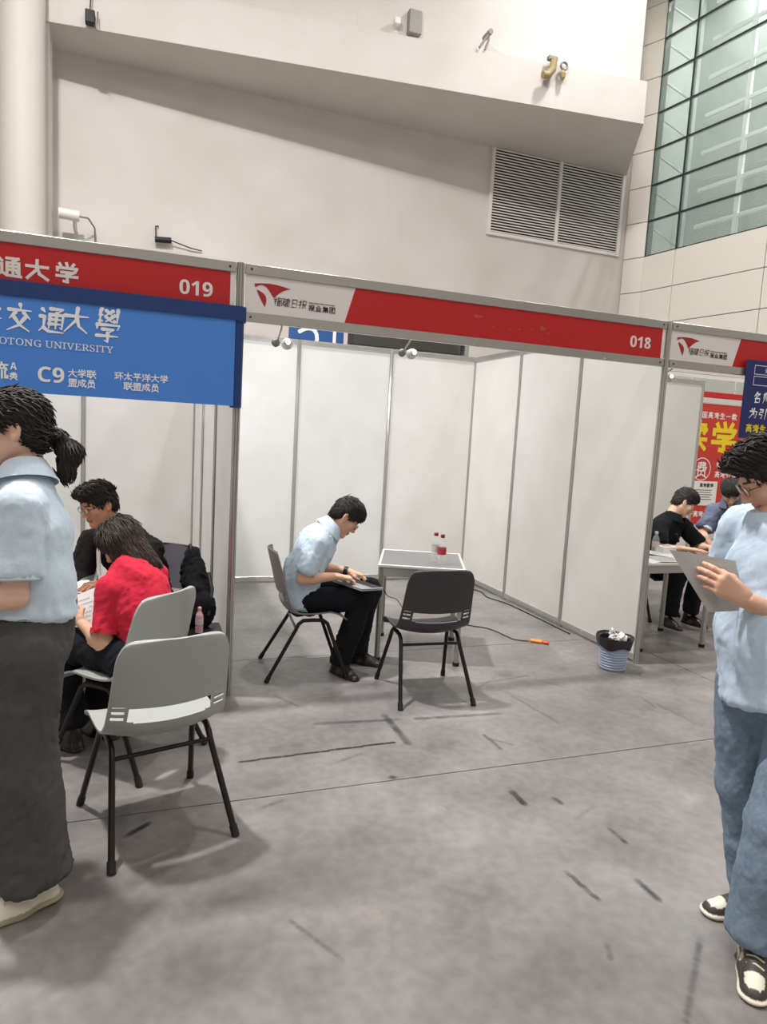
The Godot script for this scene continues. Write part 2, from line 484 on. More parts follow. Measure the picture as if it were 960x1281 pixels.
func signs() -> void:
	var a := fascia(-3.0, "019", "red and white booth sign numbered 019 above the blue banner", true)
	var t := MB.new()
	glyph(t, "交", Vector3(1.695, 2.275, 0.0068), 0.112, 0.106, 0.0068)
	glyph(t, "通", Vector3(1.80, 2.275, 0.0068), 0.112, 0.106, 0.0068)
	glyph(t, "大", Vector3(1.925, 2.276, 0.0068), 0.112, 0.106, 0.0075)
	glyph(t, "学", Vector3(2.063, 2.277, 0.0068), 0.112, 0.106, 0.0072)
	put(t, "lettering", M.signwhite, a)
	fascia(0.0, "018", "red and white booth sign numbered 018 above the open middle booth", true)
	fascia(3.0, "017", "red and white booth sign behind the dark blue banner", true)
	# faint rubbed-out remains of a title on the middle sign
	var mid := get_node("fascia_sign_001")
	var rm := MB.new()
	for q: Array in [[1.47, 2.372, 0.05, 0.022], [1.60, 2.318, 0.012, 0.008], [1.72, 2.318, 0.014, 0.008], [1.79, 2.322, 0.012, 0.012], [1.88, 2.330, 0.016, 0.010], [1.96, 2.345, 0.03, 0.03], [2.0, 2.318, 0.022, 0.010]]:
		ribbon(rm, [Vector3(q[0], q[1], 0.0063), Vector3(q[0] + q[2] * 0.5, q[1] - 0.004, 0.0063), Vector3(q[0] + q[2], q[1] + 0.003, 0.0063)], q[3] * 0.4, true)
	put(rm, "rubbed_title", M.rubbed, mid)
	# the blue banner of the first booth
	var b := thing("booth_banner", "glossy blue fabric banner with white lettering hung under the first red sign", "banner", Vector3(0, 0, 0.04))
	flat_sheet("fabric", M.banner, b, -2.95, -0.025, 1.708, 2.19, 0.0, 0.006, 0.002)
	flat_sheet("top_sleeve", M.bannerdark, b, -2.95, -0.01, 2.18, 2.258, 0.005, 0.001, 0.012)
	var sl := MB.new()
	sl.tube([Vector3(-0.004, 2.175, -0.035), Vector3(-0.004, 2.258, -0.035)], 0.042, 20)
	put(sl, "sleeve_end", M.bannerdark, b)
	var ed := MB.new()
	ed.tube([Vector3(-0.008, 1.70, -0.03), Vector3(-0.006, 2.18, -0.032)], 0.033, 16)
	put(ed, "edge_strip", M.bannerdark, b)
	var z := 0.0045
	var tx := MB.new()
	glyph(tx, "安", Vector3(-1.30, 2.005, z), 0.125, 0.14, 0.0075, 0.12, true)
	glyph(tx, "交", Vector3(-1.165, 2.005, z), 0.125, 0.145, 0.0080, 0.12, true)
	glyph(tx, "通", Vector3(-1.015, 2.01, z), 0.125, 0.145, 0.0080, 0.12, true)
	glyph(tx, "大", Vector3(-0.905, 2.02, z), 0.13, 0.145, 0.0085, 0.12, true)
	glyph(tx, "學", Vector3(-0.755, 1.99, z), 0.135, 0.19, 0.0080, 0.12, true)
	put(tx, "brush_lettering", M.bannertext, b)
	fit_words("OTONG UNIVERSITY", "Droid Serif", false, M.bannertext, b, -1.186, -0.654, 1.942, 0.034, z, "english_lettering")
	fit_words("XI'AN JIA", "Droid Serif", false, M.bannertext, b, -1.46, -1.195, 1.943, 0.034, z, "english_lettering")
	fit_words("C9", "Droid Sans", true, M.bannertext, b, -1.012, -0.890, 1.768, 0.078, z, "large_lettering")
	var sm := MB.new()
	line_of(sm, "大学联", Vector3(-0.872, 1.802, z), 0.044, 0.0026, 1.02)
	line_of(sm, "盟成员", Vector3(-0.872, 1.752, z), 0.044, 0.0026, 1.02)
	line_of(sm, "环太平洋大学", Vector3(-0.648, 1.806, z), 0.044, 0.0025, 1.04)
	line_of(sm, "联盟成员", Vector3(-0.602, 1.755, z), 0.044, 0.0025, 1.04)
	glyph(sm, "流", Vector3(-1.225, 1.765, z), 0.078, 0.09, 0.0045)
	glyph(sm, "类", Vector3(-1.142, 1.766, z), 0.038, 0.040, 0.0026)
	put(sm, "small_lettering", M.bannertext, b).set_meta("kind", "stuff")
	fit_words("A", "Droid Sans", true, M.bannertext, b, -1.138, -1.108, 1.818, 0.036, z, "letter")
	# dark blue banner hanging from the third sign
	var n := thing("booth_banner", "dark blue hanging banner with white brush writing by the far red sign", "banner", Vector3(0, 0, 0.035))
	flat_sheet("fabric", M.navy, n, 3.715, 4.62, 1.72, 2.298, 0.0, 0.0022, 0.002)
	var fr := MB.new()
	for q: Array in [[2.262, 2.198], [2.182, 2.118]]:
		for s: Array in [[3.80, q[0], 4.5, q[0]], [3.80, q[1], 4.5, q[1]], [3.80, q[0], 3.80, q[1]]]:
			ribbon(fr, [Vector3(s[0], s[1], z), Vector3(s[2], s[3], z)], 0.0022)
	put(fr, "frame_lines", M.bannertext, n)
	var nt := MB.new()
	line_of(nt, "名师", Vector3(3.805, 1.985, z), 0.085, 0.0055, 1.15, 0.15, true)
	line_of(nt, "为引领", Vector3(3.785, 1.865, z), 0.085, 0.0055, 1.12, 0.15, true)
	line_of(nt, "全国", Vector3(3.90, 2.213, z), 0.038, 0.0018, 1.15)
	put(nt, "brush_lettering", M.bannertext, n)
	var ny := MB.new()
	line_of(ny, "高考生", Vector3(3.775, 1.765, z), 0.062, 0.005, 1.12)
	put(ny, "yellow_lettering", M.yellow, n)
	# red poster of the booth in the next row
	var p := thing("poster", "red poster with large yellow writing on the far booth wall", "poster", Vector3(0, 0, -5.6))
	flat_sheet("sheet", M.postred, p, 8.35, 10.35, 0.30, 2.46, 0.0, 0.0, 0.006)
	var wp := MB.new()
	wp.box(Vector3(9.05, 0.86, 0.006), Vector3(0.72, 0.44, 0.004))
	put(wp, "white_box", M.paper, p)
	var pb := MB.new()
	pb.box(Vector3(10.13, 1.7, 0.006), Vector3(0.26, 1.4, 0.004))
	put(pb, "purple_strip", M.purple, p)
	var py := MB.new()
	glyph(py, "读", Vector3(8.50, 1.63, 0.006), 0.56, 0.54, 0.036)
	glyph(py, "学", Vector3(9.15, 1.60, 0.006), 0.60, 0.56, 0.040)
	put(py, "yellow_lettering", M.yellow, p)
	var pw := MB.new()
	glyph(pw, "免", Vector3(8.46, 1.16, 0.006), 0.3, 0.3, 0.012)
	glyph(pw, "费", Vector3(8.86, 1.14, 0.006), 0.3, 0.3, 0.012)
	for cx: float in [8.61, 9.01]:
		var c := []
		for k in 25: c.append(Vector3(cx + 0.2 * cos(TAU * k / 24), 1.295 + 0.2 * sin(TAU * k / 24), 0.006))
		ribbon(pw, c, 0.008)
	line_of(pw, "全国高考生一教", Vector3(8.75, 2.20, 0.006), 0.12, 0.007, 1.15)
	line_of(pw, "教学全国", Vector3(9.34, 1.32, 0.006), 0.12, 0.007, 1.1)
	line_of(pw, "高考引领", Vector3(9.32, 1.15, 0.006), 0.12, 0.007, 1.1)
	line_of(pw, "一高考生", Vector3(8.80, 0.43, 0.006), 0.11, 0.008, 1.1)
	put(pw, "white_lettering", M.signwhite, p).set_meta("kind", "stuff")
	var pk := MB.new()
	line_of(pk, "高考教学", Vector3(9.0, 0.97, 0.0085), 0.075, 0.006, 1.1)
	for i in 5:
		pk.box(Vector3(9.08 + 0.01 * (i % 3), 0.92 - i * 0.042, 0.0085), Vector3(0.42 - 0.05 * (i % 2), 0.012, 0.001))
	put(pk, "black_lettering", M.ink, p)
	# piece of a blue banner and a dark duct behind the middle booth's back wall
	var q := thing("hanging_sign", "blue sign with a white curve and bar seen over the middle back wall", "sign", Vector3(0, 0, -3.4))
	flat_sheet("board", M.bannerblue2, q, 0.98, 1.59, 2.45, 3.05, 0.0, 0.0, 0.01)
	var cv := MB.new()
	var arc := []
	for k in 9: arc.append(Vector3(1.10 + 0.19 * sin(k * 0.26), 2.50 + 0.24 * cos(k * 0.26 - 0.6) - 0.05, 0.0065))
	ribbon(cv, arc, 0.02)
	cv.box(Vector3(1.485, 2.72, 0.007), Vector3(0.035, 0.5, 0.004))
	put(cv, "white_mark", M.signwhite, q)
	var du := thing("air_duct", "dark grey flat duct with a pale rim behind the back wall", "duct", Vector3(2.33, 2.55, -3.42))
	var dm := MB.new()
	dm.box(Vector3(0, 0.09, 0), Vector3(1.32, 0.16, 0.2), 0.01)
	put(dm, "body", M.duct, du)
	var dr := MB.new()
	dr.box(Vector3(0, 0.19, 0.02), Vector3(1.5, 0.05, 0.26), 0.01)
	dr.box(Vector3(0.72, 0.09, 0.02), Vector3(0.05, 0.2, 0.24), 0.01)
	dr.box(Vector3(0, -1.4, 0.0), Vector3(0.06, 2.6, 0.06), 0.01)
	put(dr, "rim", M.greymetal, du)

func spot(label: String, at: Vector3, aim: Vector3, energy: float) -> void:
	var t := thing("booth_spotlight", label, "spotlight", at, 0.0, "")
	var a := MB.new()
	a.tube([Vector3(-0.06, 0.10, 0.145), Vector3(-0.06, 0.06, 0.10), Vector3(-0.06, 0.02, 0.02), Vector3(-0.05, 0.0, 0.0)], 0.006, 8)
	put(a, "arm", M.alu, t)
	var ad := MB.new()
	ad.ball(Vector3(-0.07, 0.0, 0.0), Vector3(0.026, 0.026, 0.02), 10)
	put(ad, "adapter", M.greymetal, t)
	var bs := basis_of(aim, Vector3.UP)
	var h := MB.new()
	h.lathe([Vector2(0.012, -0.06), Vector2(0.022, -0.05), Vector2(0.034, 0.0), Vector2(0.034, 0.02), Vector2(0.030, 0.02), Vector2(0.028, -0.02)], 20, Transform3D(bs * Basis(Vector3.RIGHT, PI / 2), Vector3.ZERO))
	put(h, "shade", M.rimwhite, t)
	var g := MB.new()
	g.lathe([Vector2(0.0285, 0.006), Vector2(0.0, 0.012)], 20, Transform3D(bs * Basis(Vector3.RIGHT, PI / 2), Vector3.ZERO))
	put(g, "bulb", M.spotglow, t)
	var l := SpotLight3D.new()
	l.name = "spot_light"
	l.light_color = Color(0.93, 0.97, 1.0)
	l.light_energy = energy
	l.spot_angle = 62.0
	l.spot_angle_attenuation = 0.8
	l.spot_range = 12.0
	l.spot_attenuation = 2.0
	l.light_size = 0.028
	l.shadow_enabled = true
	l.transform = Transform3D(basis_of(-aim, Vector3.UP), aim.normalized() * 0.035)
	t.add_child(l)

func furniture() -> void:
	build_chair_parts()
	chair("grey plastic chair with an empty bright seat beside the standing woman", Vector2(-0.3725, 1.503), Vector2(-0.262, -0.966), "plasticgrey", "moulded plastic chairs")
	chair("grey plastic chair the red-shirted person sits on", Vector2(-0.348, 0.797), Vector2(-0.746, -0.667), "plasticgrey", "moulded plastic chairs")
	chair("dark charcoal plastic chair with its back to the aisle before the open table", Vector2(1.17, 0.452), Vector2(0.065, -0.998), "plasticdark", "moulded plastic chairs")
	chair("brownish grey plastic chair under the man with the computer", Vector2(0.279, -0.379), Vector2(0.996, 0.086), "plasticwarm", "moulded plastic chairs")
	chair("slate grey plastic chair behind the man in the black jacket", Vector2(-0.28, -0.52), Vector2(-0.62, 0.78), "plasticslate", "moulded plastic chairs")
	chair("dark chair behind the table under the man in the black polo", Vector2(4.07, -1.52), Vector2(0.25, 0.97), "plasticdark", "moulded plastic chairs")
	table("small grey topped table with two water bottles in the open booth", Vector3(1.468, 0, -0.60), -atan2(0.233, 0.564), 0.61, 0.655, 0.695, "tabletop")
	table("grey booth table covered with brochures in front of the black polo man", Vector3(3.56, 0, -0.48), 0.0, 0.68, 0.52, 0.71, "tabletopdark")
	table("grey booth table under the papers of the seated pair", Vector3(-1.06, 0, -0.07), 0.0, 0.65, 0.65, 0.69, "tabletop")

func sheet(label: String, c: Array, bend: float, m: String, called := "paper_sheet", category := "paper", group := "") -> Node3D:
	var t := thing(called, label, category, c[3], 0.0, group)
	var mb := MB.new()
	var n := 10
	var nn: Vector3 = (c[1] - c[0]).cross(c[3] - c[0]).normalized()
	for side: float in [1.0, -1.0]:
		for i in n:
			for k in n:
				var f := func(u: float, v: float) -> Vector3:
					var p: Vector3 = c[0].lerp(c[1], u).lerp(c[3].lerp(c[2], u), v)
					return p + nn * (bend * sin(u * PI) * (0.4 + v * 0.6) + side * 0.0006) - c[3]
				var a: Vector3 = f.call(i / float(n), k / float(n))
				var b: Vector3 = f.call((i + 1) / float(n), k / float(n))
				var d: Vector3 = f.call((i + 1) / float(n), (k + 1) / float(n))
				var e: Vector3 = f.call(i / float(n), (k + 1) / float(n))
				if side > 0.0: mb.quad(a, b, d, e)
				else: mb.quad(b, a, e, d)
	put(mb, "sheet", M[m], t)
	# lines of print
	var pr := MB.new()
	for side: float in [1.0, -1.0]:
		for r in 9:
			for k in 8:
				var f := func(u: float, v: float) -> Vector3:
					var p: Vector3 = c[0].lerp(c[1], u).lerp(c[3].lerp(c[2], u), v)
					return p + nn * (bend * sin(u * PI) * (0.4 + v * 0.6) + side * 0.0013) - c[3]
				if (r * 5 + k * 3) % 7 == 0: continue
				var u0 := 0.12 + k * 0.095
				var v0 := 0.14 + r * 0.085
				var a: Vector3 = f.call(u0, v0)
				var b: Vector3 = f.call(u0 + 0.08, v0)
				var d: Vector3 = f.call(u0 + 0.08, v0 + 0.022)
				var e: Vector3 = f.call(u0, v0 + 0.022)
				if side > 0.0: pr.quad(a, b, d, e)
				else: pr.quad(b, a, e, d)
	put(pr, "print", M.print, t).set_meta("kind", "stuff")
	return t

func cable(label: String, pts: Array, r: float, m: String, called := "power_cord") -> Node3D:
	var cv := Curve3D.new()
	for i in pts.size():
		var t: Vector3 = (pts[mini(i + 1, pts.size() - 1)] - pts[maxi(i - 1, 0)]) / 6.0
		cv.add_point(pts[i], -t, t)
	cv.bake_interval = 0.02
	var mb := MB.new()
	mb.tube(Array(cv.get_baked_points()), r, 8)
	var o := put(mb, called, M[m])
	tag(o, label, "cord", "")
	return o

func clutter() -> void:
	bottle("red capped water bottle standing nearer the aisle on the small table", Vector3(1.535, 0.695, -0.40), 0.215, "lidred", "wraplabel", "clear", "bottles on the small table")
	bottle("red capped water bottle standing behind the other on the small table", Vector3(1.525, 0.695, -0.49), 0.215, "lidred", "wrapwhite", "clear", "bottles on the small table")
	bottle("pink capped drink bottle by the divider behind the red shirt", Vector3(-0.185, 0.42, 0.10), 0.15, "lidpink", "wrapwhite", "pinkdrink")
	bottle("clear water bottle before the black polo man", Vector3(3.62, 0.71, -0.60), 0.20, "rimwhite", "wrapwhite", "clear")
	bottle("clear water bottle at the corner of the brochure table by the post", Vector3(3.42, 0.71, -0.55), 0.215, "rimwhite", "wraplabel", "clear")
	# tissue box on the brochure table
	var tb := thing("tissue_box", "small white box on the brochure table beside the bottles", "box", Vector3(3.76, 0.71, -0.62))
	var mb := MB.new()
	mb.box(Vector3(0, 0.035, 0), Vector3(0.14, 0.07, 0.09), 0.004)
	put(mb, "carton", M.paper, tb)
	mb = MB.new()
	mb.box(Vector3(0, 0.0705, 0), Vector3(0.08, 0.002, 0.03))
	put(mb, "slot", M.greymetal, tb)
	# stool carrying the pink bottle and bag
	var bx := thing("storage_box", "dark storage box by the divider carrying the pink bottle", "box", Vector3(-0.19, 0, 0.06))
	mb = MB.new()
	mb.box(Vector3(0, 0.20, 0), Vector3(0.26, 0.40, 0.30), 0.01)
	put(mb, "body", M.black, bx)
	mb = MB.new()
	mb.box(Vector3(0, 0.41, 0), Vector3(0.28, 0.02, 0.32), 0.006)
	put(mb, "lid", M.blackshine, bx)
	# backpack
	var bp := thing("backpack", "black backpack slumped against the divider behind the seated pair", "bag", Vector3(-0.18, 0.42, -0.16))
	var s := Sdf.new(Vector3(-0.2, -0.02, -0.22), Vector3(0.2, 0.5, 0.22), 0.012)
	s.cone(Vector3(0.0, 0.1, 0.05), Vector3(-0.01, 0.26, -0.02), 0.11, 0.09, 0.04, Vector3(1, 0, 0), 0.6)
	s.cone(Vector3(-0.02, 0.26, -0.04), Vector3(-0.03, 0.38, -0.08), 0.085, 0.05, 0.04, Vector3(1, 0, 0), 0.7)
	s.ell(Vector3(0.02, 0.10, 0.13), Vector3(0.07, 0.09, 0.07), 0.03)
	s.cut(Vector3(0, 0.0, 0), Vector3.DOWN)
	var sm := MB.new()
	s.mesh(sm, null, folds, 0.03)
	put(sm, "body", M.blackcloth, bp)
	mb = MB.new()
	mb.tube([Vector3(-0.03, 0.40, -0.06), Vector3(-0.04, 0.45, -0.08), Vector3(-0.04, 0.44, -0.12), Vector3(-0.03, 0.39, -0.12)], 0.009, 8)
	put(mb, "handle", M.black, bp)
	mb = MB.new()
	mb.tube([Vector3(0.06, 0.30, 0.05), Vector3(0.075, 0.22, 0.13), Vector3(0.05, 0.08, 0.19)], 0.012, 8)
	put(mb, "strap", M.black, bp)
	# carton under the table
	var ct := thing("carton", "grey brown cardboard carton on the floor under the left table", "box", Vector3(-0.76, 0, 0.14), 0.0)
	mb = MB.new()
	mb.box(Vector3(0, 0.12, 0), Vector3(0.23, 0.24, 0.20), 0.004)
	put(mb, "body", M.carton, ct)
	mb = MB.new()
	mb.box(Vector3(0, 0.2405, 0), Vector3(0.05, 0.002, 0.198))
	mb.box(Vector3(0, 0.20, 0.1005), Vector3(0.05, 0.08, 0.001))
	put(mb, "tape", M.papergrey, ct)
	# waste bin
	var wb := thing("waste_bin", "pale blue woven waste bin with a black liner folded over its rim", "bin", Vector3(2.74, 0, 0.06))
	mb = MB.new()
	mb.lathe([Vector2(0.0, 0.004), Vector2(0.082, 0.0), Vector2(0.086, 0.004), Vector2(0.112, 0.235)], 36)
	put(mb, "shell", M.bluebin, wb)
	for i in 11:
		mb = MB.new()
		var y := 0.016 + i * 0.0195
		var r := 0.0865 + 0.026 * (y / 0.235)
		mb.lathe([Vector2(r, y - 0.006), Vector2(r + 0.0045, y - 0.002), Vector2(r + 0.0045, y + 0.003), Vector2(r, y + 0.007)], 36)
		put(mb, "woven_band", M.bluebin, wb)
	var lin := MB.new()
	var rows := [[0.080, 0.05], [0.108, 0.225], [0.130, 0.247], [0.134, 0.235], [0.1175, 0.168]]
	for i in 48:
		for k in rows.size() - 1:
			var q := []
			for e: Array in [[i, k], [i + 1, k], [i + 1, k + 1], [i, k + 1]]:
				var an = TAU * e[0] / 48.0
				var rr: float = rows[e[1]][0] * (1.0 + 0.015 * sin(an * 9.0 + e[1]))
				q.append(Vector3(cos(an) * rr, rows[e[1]][1] + (0.012 * sin(an * 4.0 + 1.0) if e[1] == 4 else 0.004 * sin(an * 3.0)), sin(an) * rr))
			lin.quad(q[0], q[3], q[2], q[1])
	put(lin, "liner", M.liner, wb)
	var cp := thing("crumpled_paper", "crumpled white paper sticking out of the waste bin", "paper", Vector3(2.76, 0.19, 0.05))
	s = Sdf.new(Vector3(-0.1, -0.03, -0.1), Vector3(0.1, 0.13, 0.1), 0.008)
	s.cone(Vector3(-0.02, 0.02, 0.0), Vector3(-0.03, 0.09, -0.02), 0.04, 0.02, 0.01, Vector3(0, 0, 1), 0.35)
	s.ell(Vector3(0.035, 0.03, 0.02), Vector3(0.035, 0.045, 0.035), 0.008)
	sm = MB.new()
	s.mesh(sm, null, strands, 0.02)
	put(sm, "wad", M.paper, cp)
	# cords
	cable("thin black cord running from the small table to the orange plug", [Vector3(1.62, 0.004, -1.35), Vector3(1.95, 0.004, -1.30), Vector3(2.188, 0.004, -1.124), Vector3(2.31, 0.004, -1.0), Vector3(2.35, 0.004, -0.80), Vector3(2.37, 0.004, -0.69), Vector3(2.465, 0.006, -0.621)], 0.004, "black")
	cable("black cord lying along the foot of the panel wall", [Vector3(2.35, 0.004, -2.75), Vector3(2.75, 0.004, -2.55), Vector3(2.90, 0.005, -2.30), Vector3(2.86, 0.004, -2.05), Vector3(2.93, 0.004, -1.75), Vector3(2.945, 0.004, -1.2), Vector3(2.945, 0.004, -0.75)], 0.006, "black")
	cable("black charger cord hanging from the computer over the table leg", [Vector3(1.02, 0.60, -0.42), Vector3(1.10, 0.56, -0.50), Vector3(1.22, 0.42, -0.62), Vector3(1.42, 0.30, -0.9), Vector3(1.62, 0.06, -1.1), Vector3(1.68, 0.005, -1.25), Vector3(1.55, 0.004, -1.36)], 0.003, "black")
	var pg := thing("extension_plug", "orange extension socket lying at the end of the floor cord", "plug", Vector3(2.53, 0, -0.58), -0.72)
	mb = MB.new()
	mb.box(Vector3(-0.02, 0.014, 0), Vector3(0.10, 0.026, 0.045), 0.008)
	put(mb, "socket", M.orange, pg)
	mb = MB.new()
	mb.box(Vector3(0.055, 0.012, 0), Vector3(0.05, 0.022, 0.04), 0.006)
	put(mb, "plug_end", M.orangered, pg)
	# thin computer on the man's lap
	var lt := thing("laptop", "thin silver computer with dark keys lying open on the man's lap", "laptop", Vector3(0.86, 0.592, -0.265))
	lt.rotation = Vector3(0.05, 0.50, -0.10)
	mb = MB.new()
	mb.box(Vector3(0, 0.006, 0), Vector3(0.21, 0.012, 0.30), 0.004)
	put(mb, "base", M.silver, lt)
	mb = MB.new()
	mb.box(Vector3(0, -0.004, 0), Vector3(0.208, 0.005, 0.298), 0.002)
	put(mb, "folded_lid", M.papergrey, lt)
	var km := MB.new()
	km.box(Vector3.ZERO, Vector3(0.016, 0.003, 0.017), 0.001)
	var kmesh := km.make()
	for r in 5:
		for c in 14:
			share(kmesh, "key", M.keys, lt, Transform3D(Basis(), Vector3(0.085 - r * 0.0195, 0.0135, -0.13 + c * 0.02)))
	mb = MB.new()
	mb.box(Vector3(-0.065, 0.0125, 0), Vector3(0.06, 0.0012, 0.09), 0.0005)
	put(mb, "touchpad", M.greymetal, lt)
	# papers
	sheet("white printed sheet held by the red-shirted person", [Vector3(-0.886, 0.680, 0.310), Vector3(-0.702, 0.753, 0.310), Vector3(-0.731, 0.490, 0.440), Vector3(-0.838, 0.496, 0.440)], 0.012, "paper", "paper_sheet", "paper")
	sheet("loose white sheet lying flat on the left table", [Vector3(-1.0, 0.693, 0.22), Vector3(-0.79, 0.693, 0.20), Vector3(-0.77, 0.693, -0.10), Vector3(-0.98, 0.693, -0.08)], 0.0, "paper", "paper_sheet", "paper")
	sheet("grey printed brochure in the standing man's fingers", [Vector3(1.186, 1.092, 2.346), Vector3(1.297, 1.106, 2.391), Vector3(1.266, 1.258, 2.353), Vector3(1.081, 1.279, 2.265)], 0.01, "papergrey", "brochure", "brochure")
	var k := 0
	for q: Array in [[3.34, -0.40, 0.3, "pile edge brochure lying nearest the post on the brochure table"], [3.52, -0.38, -0.2, "open brochure lying in the middle of the brochure table"], [3.70, -0.42, 0.15, "white brochure lying under the pointing finger"], [3.66, -0.56, 0.5, "tilted brochure lying before the black polo man"], [3.80, -0.32, -0.35, "brochure lying at the table edge beside the standing man"]]:
		var b := Basis(Vector3.UP, q[2])
		var o := Vector3(q[0], 0.7115 + 0.0035 * k, q[1])
		sheet(q[3], [o + b * Vector3(-0.1, 0, 0.14), o + b * Vector3(0.1, 0, 0.14), o + b * Vector3(0.1, 0, -0.14), o + b * Vector3(-0.1, 0, -0.14)], 0.002, "paper" if k != 1 else "papergrey", "brochure", "brochure", "brochures on the far table")
		k += 1
	# spotlights behind the fascias
	spot("small white booth spotlight behind the emblem of sign 018", Vector3(0.31, 2.105, -0.16), Vector3(0.12, -0.02, -1), 1.5)
	spot("small white booth spotlight further along the middle booth", Vector3(1.12, 2.12, -0.16), Vector3(0.1, -0.02, -1), 1.5)
	spot("glaring booth spotlight beside the post of the far booth", Vector3(3.19, 2.135, -0.16), Vector3(0.45, -0.05, -1), 2.0)
	spot("booth spotlight hidden behind the blue banner", Vector3(-1.2, 2.12, -0.16), Vector3(0.1, -0.12, -1), 1.0)
	# fittings on the hall wall
	var cc := thing("security_camera", "white bullet camera on the pale wall above the first sign", "camera", Vector3(-1.62, 5.15, -10.38))
	mb = MB.new()
	mb.tube([Vector3(-0.28, 0.05, 0.42), Vector3(0.06, 0.04, 0.40)], 0.095, 16)
	put(mb, "housing", M.cctv, cc)
	mb = MB.new()
	mb.tube([Vector3(-0.02, 0.0, 0.40), Vector3(-0.02, -0.14, 0.25), Vector3(-0.02, -0.16, 0.02)], 0.035, 10)
	put(mb, "bracket", M.cctv, cc)
	mb = MB.new()
	mb.tube([Vector3(0.06, 0.04, 0.40), Vector3(0.2, 0.06, 0.3), Vector3(0.3, -0.05, 0.1), Vector3(0.31, -0.35, 0.02)], 0.016, 8)
	put(mb, "cable", M.greymetal, cc)
	var jb := thing("cable_stub", "black cable gland with loose wires low on the pale wall", "fitting", Vector3(-0.1, 5.06, -10.4))
	mb = MB.new()
	mb.tube([Vector3(-0.16, 0.0, 0.10), Vector3(0.14, 0.02, 0.10)], 0.055, 12)
	put(mb, "gland", M.black, jb)
	mb = MB.new()
	mb.tube([Vector3(-0.14, 0.0, 0.1), Vector3(-0.15, 0.25, 0.06), Vector3(-0.1, 0.27, 0.02)], 0.014, 8)
	mb.tube([Vector3(0.14, 0.02, 0.10), Vector3(0.5, -0.06, 0.06), Vector3(0.72, -0.08, 0.04)], 0.012, 8)
	put(mb, "wire", M.darkmetal, jb)
	var xb := thing("junction_box", "small dark junction box with a wire on the beam face", "box", Vector3(-1.36, 8.22, -9.29))
	mb = MB.new()
	mb.box(Vector3(0, 0, 0), Vector3(0.15, 0.2, 0.14), 0.01)
	put(mb, "case", M.black, xb)
	mb = MB.new()
	mb.tube([Vector3(0.0, 0.1, 0.03), Vector3(0.03, 0.6, 0.03)], 0.012, 8)
	mb.tube([Vector3(0.05, -0.1, 0.03), Vector3(0.12, -0.2, 0.04), Vector3(0.12, 0.1, 0.04)], 0.01, 8)
	put(mb, "wire", M.darkmetal, xb)
	var gb := thing("junction_box", "pale grey box mounted on the ledge of the upper wall", "box", Vector3(4.30, 9.35, -9.0))
	mb = MB.new()
	mb.box(Vector3(0, 0, 0), Vector3(0.26, 0.42, 0.14), 0.015)
	put(mb, "case", M.greymetal, gb)
	mb = MB.new()
	mb.box(Vector3(-0.35, -0.05, 0), Vector3(0.12, 0.12, 0.1), 0.01)
	put(mb, "switch", M.cctv, gb)
	var cl := thing("clamp", "grey pipe clamp with two prongs on the bright beam", "clamp", Vector3(5.55, 9.08, -8.62))
	mb = MB.new()
	mb.tube([Vector3(0.08, 0.16, 0.16), Vector3(-0.02, 0.0, 0.16), Vector3(-0.12, -0.16, 0.16)], 0.022, 8)
	mb.tube([Vector3(0.08, 0.16, 0.16), Vector3(0.06, 0.0, 0.16), Vector3(0.0, -0.17, 0.16)], 0.022, 8)
	mb.tube([Vector3(0.08, 0.16, 0.2), Vector3(0.10, 0.18, -0.1)], 0.05, 10)
	put(mb, "prong", M.greymetal, cl)
	var yb := thing("pipe_bracket", "ochre curved pipe bracket on the bright beam", "bracket", Vector3(6.78, 8.72, -8.24))
	mb = MB.new()
	mb.tube([Vector3(0.1, 0.18, 0.08), Vector3(0.08, 0.0, 0.08), Vector3(0.0, -0.12, 0.08), Vector3(-0.12, -0.14, 0.08)], 0.07, 10)
	put(mb, "hook", M.ochre, yb)
	mb = MB.new()
	mb.box(Vector3(0.08, 0.2, 0.05), Vector3(0.2, 0.08, 0.1), 0.01)
	put(mb, "plate", M.greymetal, yb)
	var yr := thing("pipe_ring", "ochre ring bolt with a loop on the bright beam", "bracket", Vector3(7.12, 8.72, -8.26))
	mb = MB.new()
	var ring := []
	for i in 13: ring.append(Vector3(0.07 * cos(TAU * i / 12), 0.12 + 0.07 * sin(TAU * i / 12), 0.09))
	mb.tube(ring, 0.022, 8)
	put(mb, "loop", M.greymetal, yr)
	mb = MB.new()
	mb.lathe([Vector2(0.0, -0.16), Vector2(0.05, -0.1), Vector2(0.06, -0.02), Vector2(0.02, 0.04), Vector2(0.0, 0.05)], 12, Transform3D(Basis(), Vector3(-0.02, 0, 0.09)))
	put(mb, "bolt", M.ochre, yr)

